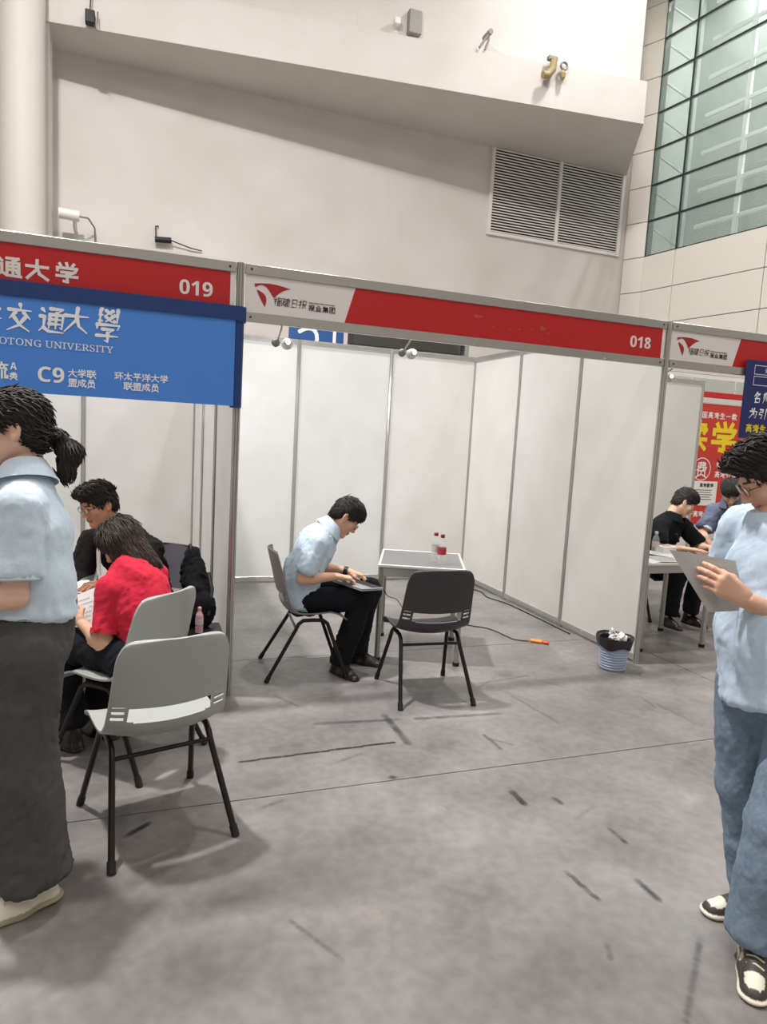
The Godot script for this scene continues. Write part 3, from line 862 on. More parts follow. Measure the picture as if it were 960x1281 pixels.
func people() -> void:
	build_head()
	var o := Vector3.ZERO
	# woman standing at the edge, facing out of the picture
	var a := person("standing woman in pale blue polo and dark grey trousers with ponytail", Vector3(-0.84, 0, 1.60), {
		"pel": Vector3(-0.865, 0.89, 1.575), "wai": Vector3(-0.850, 1.02, 1.565), "che": Vector3(-0.860, 1.20, 1.54), "nck": Vector3(-0.875, 1.375, 1.505),
		"hd": Vector3(-0.915, 1.545, 1.475), "hf": Vector3(-0.97, -0.10, 0.10), "hu": Vector3(-0.1, 1, 0), "cf": Vector3(-1, 0, 0.08), "pf": Vector3(-1, 0, 0.08),
		"sh_l": Vector3(-0.868, 1.315, 1.675), "sh_r": Vector3(-0.880, 1.325, 1.36), "el_l": Vector3(-0.868, 1.05, 1.73), "el_r": Vector3(-0.88, 1.06, 1.29), "wr_l": Vector3(-1.10, 1.03, 1.71), "wr_r": Vector3(-1.10, 1.06, 1.36),
		"hand_l": [Vector3(-1, 0.1, -0.2), Vector3(0, 0, -1), "grip"], "hand_r": [Vector3(-1, 0.1, 0.2), Vector3(0, 0, 1), "grip"],
		"hp_l": Vector3(-0.865, 0.85, 1.66), "hp_r": Vector3(-0.88, 0.85, 1.49), "kn_l": Vector3(-0.870, 0.48, 1.655), "kn_r": Vector3(-0.95, 0.48, 1.50), "an_l": Vector3(-0.825, 0.09, 1.665), "an_r": Vector3(-1.03, 0.09, 1.50),
		"foot_l": [Vector3(-0.88, 0, 0.46), 0.0], "foot_r": [Vector3(-0.95, 0, 0.3), 0.0]},
		{"hair": "ponytail", "w": 0.94, "skin": "skinpale", "shoe": "trainer", "head": 0.98,
		"shirt": {"mat": "polo", "trim": "poloband", "sleeve": 0.80, "collar": true, "loose": 0.012, "hem": -0.075, "hemr": 0.170, "thick": 0.90, "wob": 0.010},
		"trousers": {"mat": "greyslack", "seat": 0.155, "waist": 0.150, "thick": 0.92, "belt": "black", "thigh": 0.115, "knee": 0.108, "hem": 0.110, "short": 0.02}})
	var dsr := MB.new()
	dsr.tube([Vector3(-0.055, 0.93, 0.118), Vector3(-0.068, 0.86, 0.126), Vector3(-0.058, 0.80, 0.120)], 0.004, 8)
	put(dsr, "drawstring", M.black, a)
	var dst := MB.new()
	dst.ball(Vector3(-0.057, 0.795, 0.122), Vector3(0.007, 0.009, 0.007), 8)
	put(dst, "drawstring_tip", M.silver, a)

	# man in the black jacket behind the left table
	var b := person("seated man in black jacket and glasses leaning over the left table", Vector3(-0.5, 0, -0.35), {
		"pel": Vector3(-0.47, 0.52, -0.36), "wai": Vector3(-0.51, 0.68, -0.34), "che": Vector3(-0.57, 0.81, -0.31), "nck": Vector3(-0.650, 0.955, -0.27),
		"hd": Vector3(-0.735, 1.105, -0.235), "hf": Vector3(-0.78, -0.32, 0.52), "hu": Vector3(-0.25, 1, 0.15), "cf": Vector3(-0.5, -0.2, 0.85), "pf": Vector3(-0.5, 0, 0.85),
		"sh_l": Vector3(-0.46, 0.845, -0.21), "sh_r": Vector3(-0.765, 0.865, -0.37), "el_l": Vector3(-0.47, 0.64, 0.0), "el_r": Vector3(-0.85, 0.64, -0.25), "wr_l": Vector3(-0.68, 0.72, 0.10), "wr_r": Vector3(-0.90, 0.72, -0.02),
		"hand_l": [Vector3(-0.8, 0, 0.5), Vector3(0, -1, 0), "typing"], "hand_r": [Vector3(0.2, 0, 0.9), Vector3(0, -1, 0), "typing"],
		"hp_l": Vector3(-0.40, 0.50, -0.31), "hp_r": Vector3(-0.54, 0.50, -0.40), "kn_l": Vector3(-0.60, 0.50, 0.03), "kn_r": Vector3(-0.78, 0.50, -0.08), "an_l": Vector3(-0.55, 0.09, 0.08), "an_r": Vector3(-0.76, 0.09, -0.02 - 0.35),
		"foot_l": [Vector3(-0.5, 0, 0.85), 0.0], "foot_r": [Vector3(-0.5, 0, 0.85), 0.0]},
		{"hair": "spiky", "skin": "skintan", "shoe": "leather", "glasses": "framewire",
		"shirt": {"mat": "blackknit", "sleeve": 2.0, "name": "jacket", "collar": true, "loose": 0.012, "hem": 0.08, "wob": 0.024},
		"trousers": {"mat": "darktrouser"}})

	var lb := MB.new()
	lb.tube([Vector3(-0.715, 0.93, -0.16) - Vector3(-0.5, 0, -0.35), Vector3(-0.728, 0.85, -0.13) - Vector3(-0.5, 0, -0.35), Vector3(-0.722, 0.72, -0.10) - Vector3(-0.5, 0, -0.35)], 0.011, 8)
	put(lb, "lanyard", M.lanyard, b)

	# red shirt, reading at the left table
	person("person in red shirt with loose shoulder-length hair bent over the printed sheet", Vector3(-0.55, 0, 0.6), {
		"pel": Vector3(-0.470, 0.52, 0.63), "wai": Vector3(-0.485, 0.655, 0.60), "che": Vector3(-0.510, 0.79, 0.55), "nck": Vector3(-0.565, 0.895, 0.49),
		"hd": Vector3(-0.600, 0.985, 0.425), "hf": Vector3(-0.68, -0.62, -0.38), "hu": Vector3(-0.5, 0.8, -0.3), "cf": Vector3(-0.72, -0.25, -0.60), "pf": Vector3(-0.746, 0, -0.667),
		"sh_l": Vector3(-0.630, 0.80, 0.585), "sh_r": Vector3(-0.440, 0.82, 0.385), "el_l": Vector3(-0.665, 0.560, 0.66), "el_r": Vector3(-0.60, 0.60, 0.27), "wr_l": Vector3(-0.770, 0.625, 0.52), "wr_r": Vector3(-0.80, 0.68, 0.28),
		"hand_l": [Vector3(-0.5, 0.35, -0.45), Vector3(0.6, -0.3, -0.5), "hold"], "hand_r": [Vector3(-0.9, 0, 0.2), Vector3(0, -1, 0), "hold"],
		"hp_l": Vector3(-0.57, 0.495, 0.69), "hp_r": Vector3(-0.45, 0.495, 0.56), "kn_l": Vector3(-0.86, 0.50, 0.43), "kn_r": Vector3(-0.72, 0.50, 0.26), "an_l": Vector3(-0.82, 0.09, 0.52), "an_r": Vector3(-0.66, 0.09, 0.42),
		"foot_l": [Vector3(-0.75, 0, -0.66), 0.0], "foot_r": [Vector3(-0.75, 0, -0.66), 0.0]},
		{"hair": "bob", "hairmat": "hairbrown", "w": 0.92, "skin": "skin", "shoe": "leather", "head": 0.97,
		"shirt": {"mat": "redshirt", "sleeve": 0.82, "trim": "redshirt", "loose": 0.014, "hem": 0.09, "wob": 0.02, "thick": 0.85},
		"trousers": {"mat": "darktrouser", "hem": 0.085}})

	# man with the computer
	var d := person("seated man in pale blue polo typing on the thin computer on his lap", Vector3(0.75, 0, -0.33), {
		"pel": Vector3(0.505, 0.515, -0.365), "wai": Vector3(0.525, 0.655, -0.36), "che": Vector3(0.575, 0.815, -0.35), "nck": Vector3(0.670, 0.945, -0.345),
		"hd": Vector3(0.780, 1.030, -0.335), "hf": Vector3(0.74, -0.66, 0.13), "hu": Vector3(0.65, 0.75, 0), "cf": Vector3(0.9, -0.42, 0.22), "pf": Vector3(1, 0, 0.1),
		"sh_l": Vector3(0.665, 0.875, -0.525), "sh_r": Vector3(0.555, 0.885, -0.185), "el_l": Vector3(0.66, 0.655, -0.56), "el_r": Vector3(0.465, 0.660, -0.165), "wr_l": Vector3(0.860, 0.640, -0.470), "wr_r": Vector3(0.695, 0.668, -0.185),
		"hand_l": [Vector3(0.85, -0.22, 0.30), Vector3(0, -1, 0), "typing"], "hand_r": [Vector3(0.92, -0.16, -0.12), Vector3(0, -1, 0), "typing"],
		"hp_l": Vector3(0.56, 0.49, -0.46), "hp_r": Vector3(0.55, 0.49, -0.27), "kn_l": Vector3(1.015, 0.515, -0.43), "kn_r": Vector3(0.895, 0.515, -0.215), "an_l": Vector3(0.945, 0.085, -0.40), "an_r": Vector3(0.755, 0.085, -0.215),
		"foot_l": [Vector3(0.75, 0, 0.66), 0.0], "foot_r": [Vector3(0.42, 0, 0.91), 0.0]},
		{"hair": "fringe", "skin": "skin", "shoe": "leather", "glasses": "framewire", "w": 0.97,
		"shirt": {"mat": "polo2", "trim": "poloband", "sleeve": 0.80, "collar": true, "loose": 0.012, "hem": 0.07, "wob": 0.022},
		"trousers": {"mat": "darktrouser", "thigh": 0.092, "knee": 0.072, "hem": 0.066, "short": -0.03}})
	var wt := MB.new()
	wt.tube([Vector3(0.085, 0.640, -0.150), Vector3(0.108, 0.638, -0.138)], 0.034, 18)
	put(wt, "watch", M.blackshine, d)

	# man with the brochure
	person("standing man in loose pale blue T-shirt and jeans reading a brochure", Vector3(1.36, 0, 2.42), {
		"pel": Vector3(1.450, 0.86, 2.435), "wai": Vector3(1.450, 1.02, 2.405), "che": Vector3(1.455, 1.20, 2.375), "nck": Vector3(1.425, 1.395, 2.350),
		"hd": Vector3(1.408, 1.532, 2.325), "hf": Vector3(-0.72, -0.56, -0.42), "hu": Vector3(-0.4, 0.9, -0.15), "cf": Vector3(-1, 0, 0.05), "pf": Vector3(-1, 0, 0.1),
		"sh_l": Vector3(1.450, 1.335, 2.520), "sh_r": Vector3(1.465, 1.335, 2.205), "el_l": Vector3(1.490, 1.06, 2.545), "el_r": Vector3(1.49, 1.07, 2.15), "wr_l": Vector3(1.245, 1.150, 2.430), "wr_r": Vector3(1.47, 0.82, 2.20),
		"hand_l": [Vector3(-0.80, 0.48, -0.28), Vector3(-0.1, 0.2, -1), "hold"], "hand_r": [Vector3(-0.1, -1, 0), Vector3(0, 0, 1), "relaxed"],
		"hp_l": Vector3(1.455, 0.84, 2.515), "hp_r": Vector3(1.425, 0.84, 2.335), "kn_l": Vector3(1.345, 0.47, 2.545), "kn_r": Vector3(1.445, 0.47, 2.335), "an_l": Vector3(1.320, 0.085, 2.545), "an_r": Vector3(1.525, 0.085, 2.365),
		"foot_l": [Vector3(-0.70, 0, 0.62), 0.0], "foot_r": [Vector3(-0.92, 0, -0.25), 0.0]},
		{"hair": "spiky", "skin": "skin", "shoe": "sneaker", "glasses": "framewire",
		"shirt": {"mat": "tee", "trim": "tee", "sleeve": 0.88, "loose": 0.045, "hem": 0.05, "hemr": 0.155, "thick": 0.92, "wob": 0.017, "name": "shirt"},
		"trousers": {"mat": "denim", "name": "jeans", "thigh": 0.104, "knee": 0.086, "hem": 0.084, "wob": 0.016, "short": 0.02}})

	# the far booth
	var f := person("seated man in black polo with a lanyard at the brochure table", Vector3(4.2, 0, -1.15), {
		"pel": Vector3(4.16, 0.52, -1.25), "wai": Vector3(4.16, 0.66, -1.20), "che": Vector3(4.18, 0.83, -1.12), "nck": Vector3(4.225, 0.965, -1.06),
		"hd": Vector3(4.285, 1.115, -1.02), "hf": Vector3(0.74, -0.48, 0.45), "hu": Vector3(0.3, 0.9, 0.1), "cf": Vector3(0.4, -0.2, 0.9), "pf": Vector3(0.3, 0, 0.9),
		"sh_l": Vector3(4.40, 0.90, -1.14), "sh_r": Vector3(4.04, 0.89, -1.02), "el_l": Vector3(4.50, 0.70, -0.98), "el_r": Vector3(3.92, 0.71, -0.88), "wr_l": Vector3(4.42, 0.73, -0.78), "wr_r": Vector3(4.06, 0.735, -0.72),
		"hand_l": [Vector3(-0.2, -0.1, 0.9), Vector3(0, -1, 0), "typing"], "hand_r": [Vector3(0.8, 0, 0.5), Vector3(0, -1, 0), "flat"],
		"hp_l": Vector3(4.25, 0.50, -1.23), "hp_r": Vector3(4.07, 0.50, -1.22), "kn_l": Vector3(4.35, 0.50, -0.82), "kn_r": Vector3(4.10, 0.50, -0.82), "an_l": Vector3(4.34, 0.085, -0.86), "an_r": Vector3(4.06, 0.085, -0.84),
		"foot_l": [Vector3(0.2, 0, 0.95), 0.0], "foot_r": [Vector3(0, 0, 1), 0.0]},
		{"hair": "fringe", "skin": "skin", "shoe": "leather", "cell": 0.014,
		"shirt": {"mat": "blackcloth", "sleeve": 0.85, "trim": "blackcloth", "collar": true, "loose": 0.01, "hem": 0.06},
		"trousers": {"mat": "darktrouser"}})
	var ly := MB.new()
	ly.tube([Vector3(-0.035, -0.13 + 0.965, 0.20), Vector3(0.0, 0.76, 0.20)], 0.012, 6)
	put(ly, "lanyard", M.black, f)
	person("person in grey blue shirt leaning over to point at a brochure", Vector3(5.0, 0, -1.1), {
		"pel": Vector3(5.30, 0.88, -1.35), "wai": Vector3(5.19, 0.96, -1.24), "che": Vector3(5.02, 1.02, -1.10), "nck": Vector3(4.88, 1.12, -1.03),
		"hd": Vector3(4.795, 1.235, -0.98), "hf": Vector3(-0.35, -0.80, 0.55), "hu": Vector3(-0.6, 0.8, 0.5), "cf": Vector3(-0.3, -0.8, 0.4), "pf": Vector3(-0.7, -0.5, 0.4),
		"sh_l": Vector3(5.06, 1.04, -0.90), "sh_r": Vector3(4.86, 1.02, -1.22), "el_l": Vector3(4.98, 0.80, -0.82), "el_r": Vector3(4.72, 0.80, -1.20), "wr_l": Vector3(4.70, 0.755, -0.72), "wr_r": Vector3(4.62, 0.76, -1.02),
		"hand_l": [Vector3(-0.7, -0.25, 0.3), Vector3(0, -1, 0), "typing"], "hand_r": [Vector3(-0.3, -0.2, 0.8), Vector3(0, -1, 0), "typing"],
		"hp_l": Vector3(5.33, 0.86, -1.25), "hp_r": Vector3(5.28, 0.86, -1.44), "kn_l": Vector3(5.33, 0.47, -1.2), "kn_r": Vector3(5.26, 0.47, -1.4), "an_l": Vector3(5.4, 0.085, -1.22), "an_r": Vector3(5.34, 0.085, -1.44),
		"foot_l": [Vector3(-0.9, 0, 0.3), 0.0], "foot_r": [Vector3(-0.9, 0, 0.3), 0.0]},
		{"hair": "crop", "skin": "skin", "shoe": "trainer", "cell": 0.014,
		"shirt": {"mat": "greyshirt", "sleeve": 0.8, "trim": "poloband", "collar": true, "loose": 0.02, "hem": 0.05},
		"trousers": {"mat": "greyslack"}})
	person("standing person whose profile just shows past the divider post", Vector3(4.2, 0, -1.75), {
		"pel": Vector3(4.18, 0.88, -1.80), "wai": Vector3(4.17, 1.02, -1.79), "che": Vector3(4.17, 1.18, -1.77), "nck": Vector3(4.20, 1.36, -1.76),
		"hd": Vector3(4.24, 1.515, -1.74), "hf": Vector3(0.95, -0.2, 0.2), "hu": Vector3(0.1, 1, 0), "cf": Vector3(0.95, 0, 0.2), "pf": Vector3(0.95, 0, 0.2),
		"sh_l": Vector3(4.21, 1.31, -1.95), "sh_r": Vector3(4.15, 1.31, -1.60), "el_l": Vector3(4.22, 1.04, -2.0), "el_r": Vector3(4.14, 1.04, -1.56), "wr_l": Vector3(4.28, 0.82, -1.98), "wr_r": Vector3(4.20, 0.82, -1.58),
		"hand_l": [Vector3(0.1, -1, 0), Vector3(0, 0, 1), "relaxed"], "hand_r": [Vector3(0.1, -1, 0), Vector3(0, 0, -1), "relaxed"],
		"hp_l": Vector3(4.19, 0.85, -1.88), "hp_r": Vector3(4.17, 0.85, -1.72), "kn_l": Vector3(4.20, 0.47, -1.88), "kn_r": Vector3(4.18, 0.47, -1.72), "an_l": Vector3(4.17, 0.085, -1.88), "an_r": Vector3(4.15, 0.085, -1.72),
		"foot_l": [Vector3(1, 0, 0), 0.0], "foot_r": [Vector3(1, 0, 0), 0.0]},
		{"hair": "fringe", "skin": "skin", "shoe": "leather", "cell": 0.016, "glasses": "framewire",
		"shirt": {"mat": "blackcloth", "sleeve": 0.85, "loose": 0.01, "hem": 0.06},
		"trousers": {"mat": "darktrouser"}})

# ---------------------------------------------------------------- lettering
# strokes of each character on a 0..99 grid, x then y downwards
const GLYPH := {
	"通": "1015 2025/0540 2040 2075 0590/2078 4090 9592/4012 8512 6526/4032 4080/4032 8832 8880 8075/4048 8848/4064 8864/6426 6480",
	"大": "0836 9236/5008 4850 1092/5040 6070 9292",
	"学": "2010 2622/4806 5220/7808 7022/1028 1040/1028 9028 8442/2848 7448 5060/5060 5292 3890/0866 9266",
	"交": "4805 5218/1024 9024/3432 1454/6432 8852/7048 5075 1094/3048 5575 9094",
	"學": "2208 1812 1844/1824 2824/1840 2840/8008 8044/7024 8024/7040 8040/3812 6224/6212 3824/3828 6242/6228 3842/1050 1062/1050 9050 8462/3062 7062 5072/5072 5296 4092/1280 8880",
	"流": "1014 2024/0636 1846/0692 2460/3518 9518/6206 6618/5820 4438 8836/7626 9044/4450 4280 3292/6450 6490/8250 8288 9688 9678",
	"类": "2810 3620/7208 6220/1026 9026/5006 5048/4830 1248/5230 8848/1060 9060/5050 4666 1294/5260 9294",
	"联": "0412 4412/1012 1080/3412 3495/1034 3434/1054 3454/0482 4474/5408 6022/8606 7822/4628 9628/4450 9850/7028 6860 4294/7055 9894",
	"盟": "1408 1448/1408 4408 4444/1426 4426/1444 4444/5808 5840 5050/5808 8808 8850 8248/5822 8822/5836 8836/2060 2090/2060 8060 8090/4060 4090/6060 6090/0692 9492",
	"成": "1424 9224/1624 1460 0694/1644 4244 4076 3074/5408 6054 8892 9676/8244 5490/7008 8216",
	"员": "2808 2828 7228 7208 2808/1838 1876/1838 8238 8276/5046 4880 1096/5678 8894",
	"环": "0618 4018/0844 3844/2218 2280/0484 4474/4614 9614/7414 4462/6834 6894/7442 9464",
	"太": "0836 9236/5008 4850 1092/5040 6070 9292/4674 5688",
	"平": "1614 8414/2626 3444/7424 6644/0656 9456/5014 5096",
	"洋": "1014 2024/0636 1846/0692 2460/4408 5222/8406 7422/3826 9626/4246 9246/3466 9866/6626 6696",
	"福": "1806 2416/0626 3626 0658/2240 2296/2648 3456/4412 9612/5224 5240 8840 8824 5224/4852 4894/4852 9452 9494/4872 9472/4892 9492/7052 7092",
	"建": "0614 3214 1442/1442 3042 0694/1460 4088 9692/4216 8616 8650/3833 9633/4450 8650/4064 9064/3878 9678/6606 6688",
	"日": "2410 2492/2410 7610 7692/2450 7650/2490 7690",
	"报": "0628 4228/2608 2690 1284/0660 4450/5212 5296/5212 9012 8838 7836/5248 8848 5494/5856 9694",
	"业": "3812 3888/6212 6288/1436 2474/8636 7674/0690 9490",
	"集": "3406 1036/2626 2660/2622 9022/5822 5860/2634 8434/2646 8446/2658 9258/5266 5296/0672 9472/4874 1294/5474 9094",
	"团": "1010 1094/1010 9010 9094/1092 9092/2834 7434/5620 5678 4674/5436 2668",
	"名": "4206 1444/3618 7818 2464/3030 4440/3858 3894/3858 8458 8494/3892 8492",
	"师": "1216 1260/2806 2850 1294/4414 9614/4830 4878/4830 9030 9076 8272/6814 6896",
	"为": "2412 3424/0832 8832 8288 6884/5206 4450 1092/5450 6266",
	"引": "1012 4412 4434 1234 1056 4656 4288 2884/8206 8296",
	"领": "2806 0440/2810 4634/2234 3044/1254 4054 2678/1876 3292/5012 9812/7212 6626/5426 5472/5426 9226 9272/7434 7062 4896/7476 9696",
	"高": "4804 5212/0816 9216/3024 3038 7038 7024 3024/1448 1494/1448 8648 8694 8090/3458 3480 6680 6658 3458",
	"考": "1020 7420/4406 4440/0640 9440/8412 4054 1080/3858 8252/4254 4072 8072 7694 6090",
	"读": "1010 2022/0436 2036 2080 3070/4018 8818/6406 6432/3432 9232 8642/4644 5250/4254 4860/3264 9464/6640 6266 3494/7074 9294",
	"免": "4004 1030/3414 6614 5628/2228 2250 8050 8028 2228/5028 4466 1294/5652 5888 9288 9276",
	"费": "2412 7612 7624 2424 2036 8436 8050 7248/4206 4040 1454/6206 6256/2458 2484/2458 7658 7684/5064 4680 1296/5682 8896",
	"安": "4804 5214/1222 1236/1222 8822 8236/4432 3062 8092/7044 5580 1494/0656 9456",
	"全": "5004 0844/5004 9244/2448 7648/2868 7268/1092 9092/5048 5092",
	"国": "1010 1094/1010 9010 9094/1092 9092/2630 7430/3050 7050/2474 7674/5030 5074/6058 6866",
	"生": "2610 1044/1830 8830/2056 8456/0690 9490/5008 5090",
	"教": "0820 5020/2806 2836/0636 5436/4610 0856/1454 4454 2866/2866 2894 2090/0674 5270/6606 5436/6026 9626/8426 7666 4896/5844 7076 9694",
	"一": "1050 9050",
}

# flat brush strokes of height s with the lower left corner of the cell at p; lean slants, brush thins the tails
func glyph(mb: MB, ch: String, p: Vector3, w: float, s: float, pen: float, lean := 0.0, brush := false) -> void:
	for st: String in GLYPH[ch].split("/"):
		var pts := []
		for tk in st.split(" "):
			var gx := float(tk.substr(0, 2)) / 100.0
			var gy := 1.0 - float(tk.substr(2, 2)) / 100.0
			pts.append(p + Vector3((gx + lean * gy) * w, gy * s, 0))
		ribbon(mb, pts, pen, brush)

var lift := 0.0
func ribbon(mb: MB, pts: Array, pen: float, brush := false) -> void:
	var total := 0.0
	for i in pts.size() - 1: total += (pts[i + 1] - pts[i]).length()
	var run := 0.0
	for i in pts.size() - 1:
		var a: Vector3 = pts[i]
		var b: Vector3 = pts[i + 1]
		var l := (b - a).length()
		var d := (b - a) / maxf(l, 1e-6)
		var q := Vector3(-d.y, d.x, 0)
		var wa := pen
		var wb := pen
		if brush:
			wa = pen * lerpf(1.25, 0.35, run / total)
			wb = pen * lerpf(1.25, 0.35, (run + l) / total)
		run += l
		var ext := 0.0 if brush else pen
		lift += 0.00004
		if lift > 0.0012: lift = 0.0
		var zo := Vector3(0, 0, lift)
		mb.quad(zo + a - d * ext - q * wa, zo + b + d * ext - q * wb, zo + b + d * ext + q * wb, zo + a - d * ext + q * wa)
		if brush:
			for e: Array in [[a, wa], [b, wb]]:
				zo.z += 0.00002
				var f := mb.vert(e[0] + zo, Vector3(0, 0, 1))
				for k in 8:
					mb.vert(e[0] + zo + Vector3(cos(TAU * k / 8), sin(TAU * k / 8), 0) * e[1], Vector3(0, 0, 1))
				for k in 8:
					mb.tri_i(f, f + 1 + k, f + 1 + (k + 1) % 8)

func line_of(mb: MB, s: String, p: Vector3, size: float, pen: float, step := 1.06, lean := 0.0, brush := false) -> void:
	for i in s.length():
		glyph(mb, s[i], p + Vector3(i * size * step, 0, 0), size, size, pen, lean, brush)

var fonts := {}
func words(text: String, h: float, face: String, bold := false, depth := 0.002) -> Mesh:
	var key := face + str(bold)
	if not fonts.has(key):
		var f := SystemFont.new()
		f.font_names = PackedStringArray([face])
		f.font_weight = 700 if bold else 400
		fonts[key] = f
	var t := TextMesh.new()
	t.text = text
	t.font = fonts[key]
	t.font_size = 64
	t.pixel_size = h / 46.0
	t.depth = depth
	t.curve_step = 2.0
	return t

# Latin words stretched to run from x0 to x1 with cap height h
func fit_words(text: String, face: String, bold: bool, m: Material, parent: Node3D, x0: float, x1: float, y: float, h: float, z: float, called := "lettering") -> MeshInstance3D:
	var w := words(text, 1.0, face, bold, 0.02)
	var bb := w.get_aabb()
	var sx := (x1 - x0) / bb.size.x
	var sy := h / bb.size.y
	return share(w, called, m, parent, Transform3D(Basis().scaled(Vector3(sx, sy, 0.1)), Vector3(x0 - bb.position.x * sx, y - bb.position.y * sy, z)))

func lettering(text: String, h: float, face: String, bold: bool, m: Material, parent: Node3D, at: Vector3, called := "lettering", squeeze := 1.0) -> MeshInstance3D:
	return share(words(text, h, face, bold), called, m, parent, Transform3D(Basis().scaled(Vector3(squeeze, 1, 1)), at))


# ---------------------------------------------------------------- booth shell
const H := 2.5

func post_mesh(height: float, r := 0.022) -> ArrayMesh:
	var mb := MB.new()
	var pg := PackedVector2Array()
	for k in 8:                                           # eight-sided extrusion with a groove in each side
		var a := TAU * k / 8.0
		var b := TAU * (k + 1) / 8.0
		var p := Vector2(cos(a), sin(a)) * r
		var q := Vector2(cos(b), sin(b)) * r
		pg.append(p)
		pg.append(p.lerp(q, 0.36)); pg.append(p.lerp(q, 0.42) * 0.78)
		pg.append(p.lerp(q, 0.58) * 0.78); pg.append(p.lerp(q, 0.64))
	mb.prism(pg, 0.0, height, Transform3D(Basis(Vector3.RIGHT, -PI / 2), Vector3.ZERO))
	return mb.make()

# a run of wall modules from a to b: panels, rails above and below, posts between
func partition(called: String, a: Vector3, b: Vector3, n: int, posts: Array, lab := "") -> Node3D:
	var w := structure(called, lab, a)
	var d := (b - a) / n
	var l := d.length()
	w.rotation.y = atan2(-d.z, d.x)
	var pm := MB.new()
	pm.box(Vector3(l / 2, 1.25, 0), Vector3(l - 0.036, 2.40, 0.006))
	var pmesh := pm.make()
	var rm := MB.new()
	for y: float in [0.045, H - 0.025]:
		rm.box(Vector3(l / 2, y, 0), Vector3(l - 0.03, 0.05, 0.022), 0.002)
		rm.box(Vector3(l / 2, y + 0.006, 0.0), Vector3(l - 0.03, 0.004, 0.026))
	var rmesh := rm.make()
	for i in n:
		var xf := Transform3D(Basis(), Vector3(l * i, 0, 0))
		share(pmesh, "panel", M["laminate%d" % (i % 3)], w, xf)
		share(rmesh, "rail", M.alu, w, xf)
	for i: int in posts:
		share(post_m, "post", M.alu, w, Transform3D(Basis(), Vector3(l * i, 0, 0)))
	return w

var post_m: ArrayMesh

func fascia(x0: float, number: String, label: String, hall: bool) -> Node3D:
	var t := thing("fascia_sign", label, "sign", Vector3(x0, 0, 0))
	var up := MB.new()
	up.box(Vector3(1.5, 2.472, 0), Vector3(2.95, 0.056, 0.03), 0.003)
	put(up, "top_rail", M.alu, t)
	var lo := MB.new()
	lo.box(Vector3(1.5, 2.211, 0), Vector3(2.95, 0.054, 0.03), 0.003)
	put(lo, "bottom_rail", M.alu, t)
	var sc := MB.new()
	for x: float in [0.06, 2.94]:
		for y: float in [2.472, 2.211]:
			sc.lathe([Vector2(0.007, 0), Vector2(0.006, 0.003), Vector2(0.0, 0.003)], 10, Transform3D(Basis(Vector3.RIGHT, PI / 2), Vector3(x, y, 0.015)))
	put(sc, "screw", M.darkmetal, t)
	var wh := MB.new()
	wh.box(Vector3(1.5, 2.341, 0), Vector3(2.944, 0.21, 0.008))
	put(wh, "white_panel", M.signwhite, t)
	var rd := MB.new()
	rd.prism(PackedVector2Array([Vector2(0.613, 2.238), Vector2(2.945, 2.238), Vector2(2.945, 2.444), Vector2(0.672, 2.444)]) if hall else PackedVector2Array([Vector2(0.613, 2.238), Vector2(2.945, 2.238), Vector2(2.945, 2.444), Vector2(0.672, 2.444)]), 0.004, 0.0055)
	put(rd, "red_panel", M.signred, t)
	var z := 0.0065
	# the red wing emblem: an arched wing over a small blade, with a white sweep between
	var lg := MB.new()
	var wing := PackedVector2Array()
	for i in 13:
		var u := i / 12.0
		wing.append(Vector2(lerpf(0.078, 0.285, u), 2.398 + 0.012 * sin(u * PI) - 0.008 * u))
	for i in 11:
		var u := i / 10.0
		wing.append(Vector2(lerpf(0.262, 0.19, u), lerpf(2.385, 2.332, u) + 0.006 * sin(u * PI)))
	for i in 9:
		var u := i / 8.0
		wing.append(Vector2(lerpf(0.186, 0.082, u), lerpf(2.334, 2.378, u) + 0.036 * sin(u * PI)))
	lg.prism(wing, 0.005, z)
	var bl := PackedVector2Array()
	for i in 9:
		var u := i / 8.0
		bl.append(Vector2(lerpf(0.092, 0.140, u), lerpf(2.362, 2.276, u) - 0.004 * sin(u * PI)))
	for i in 9:
		var u := i / 8.0
		bl.append(Vector2(lerpf(0.140, 0.096, u) + 0.026 * sin(u * PI), lerpf(2.276, 2.366, u) + 0.012 * sin(u * PI)))
	lg.prism(bl, 0.005, z)
	put(lg, "emblem", M.emblem, t)
	var br := MB.new()
	line_of(br, "福建日报", Vector3(0.185, 2.288, z), 0.052, 0.0021, 0.92, 0.12, true)
	put(br, "brush_lettering", M.ink, t)
	var sm := MB.new()
	line_of(sm, "报业集团", Vector3(0.392, 2.283, z), 0.037, 0.0022, 1.12)
	put(sm, "small_lettering", M.ink, t)
	var ln := MB.new()
	for i in 26:
		ln.box(Vector3(0.394 + i * 0.0062, 2.3285, z), Vector3(0.004 if i % 5 else 0.002, 0.005, 0.0012))
	put(ln, "fine_print", M.ink, t)
	lettering(number, 0.076, "Droid Sans", true, M.signwhite, t, Vector3(2.763, 2.331, z), "number", 1.05)
	return t

# ---------------------------------------------------------------- furniture
var chair_prof: Array

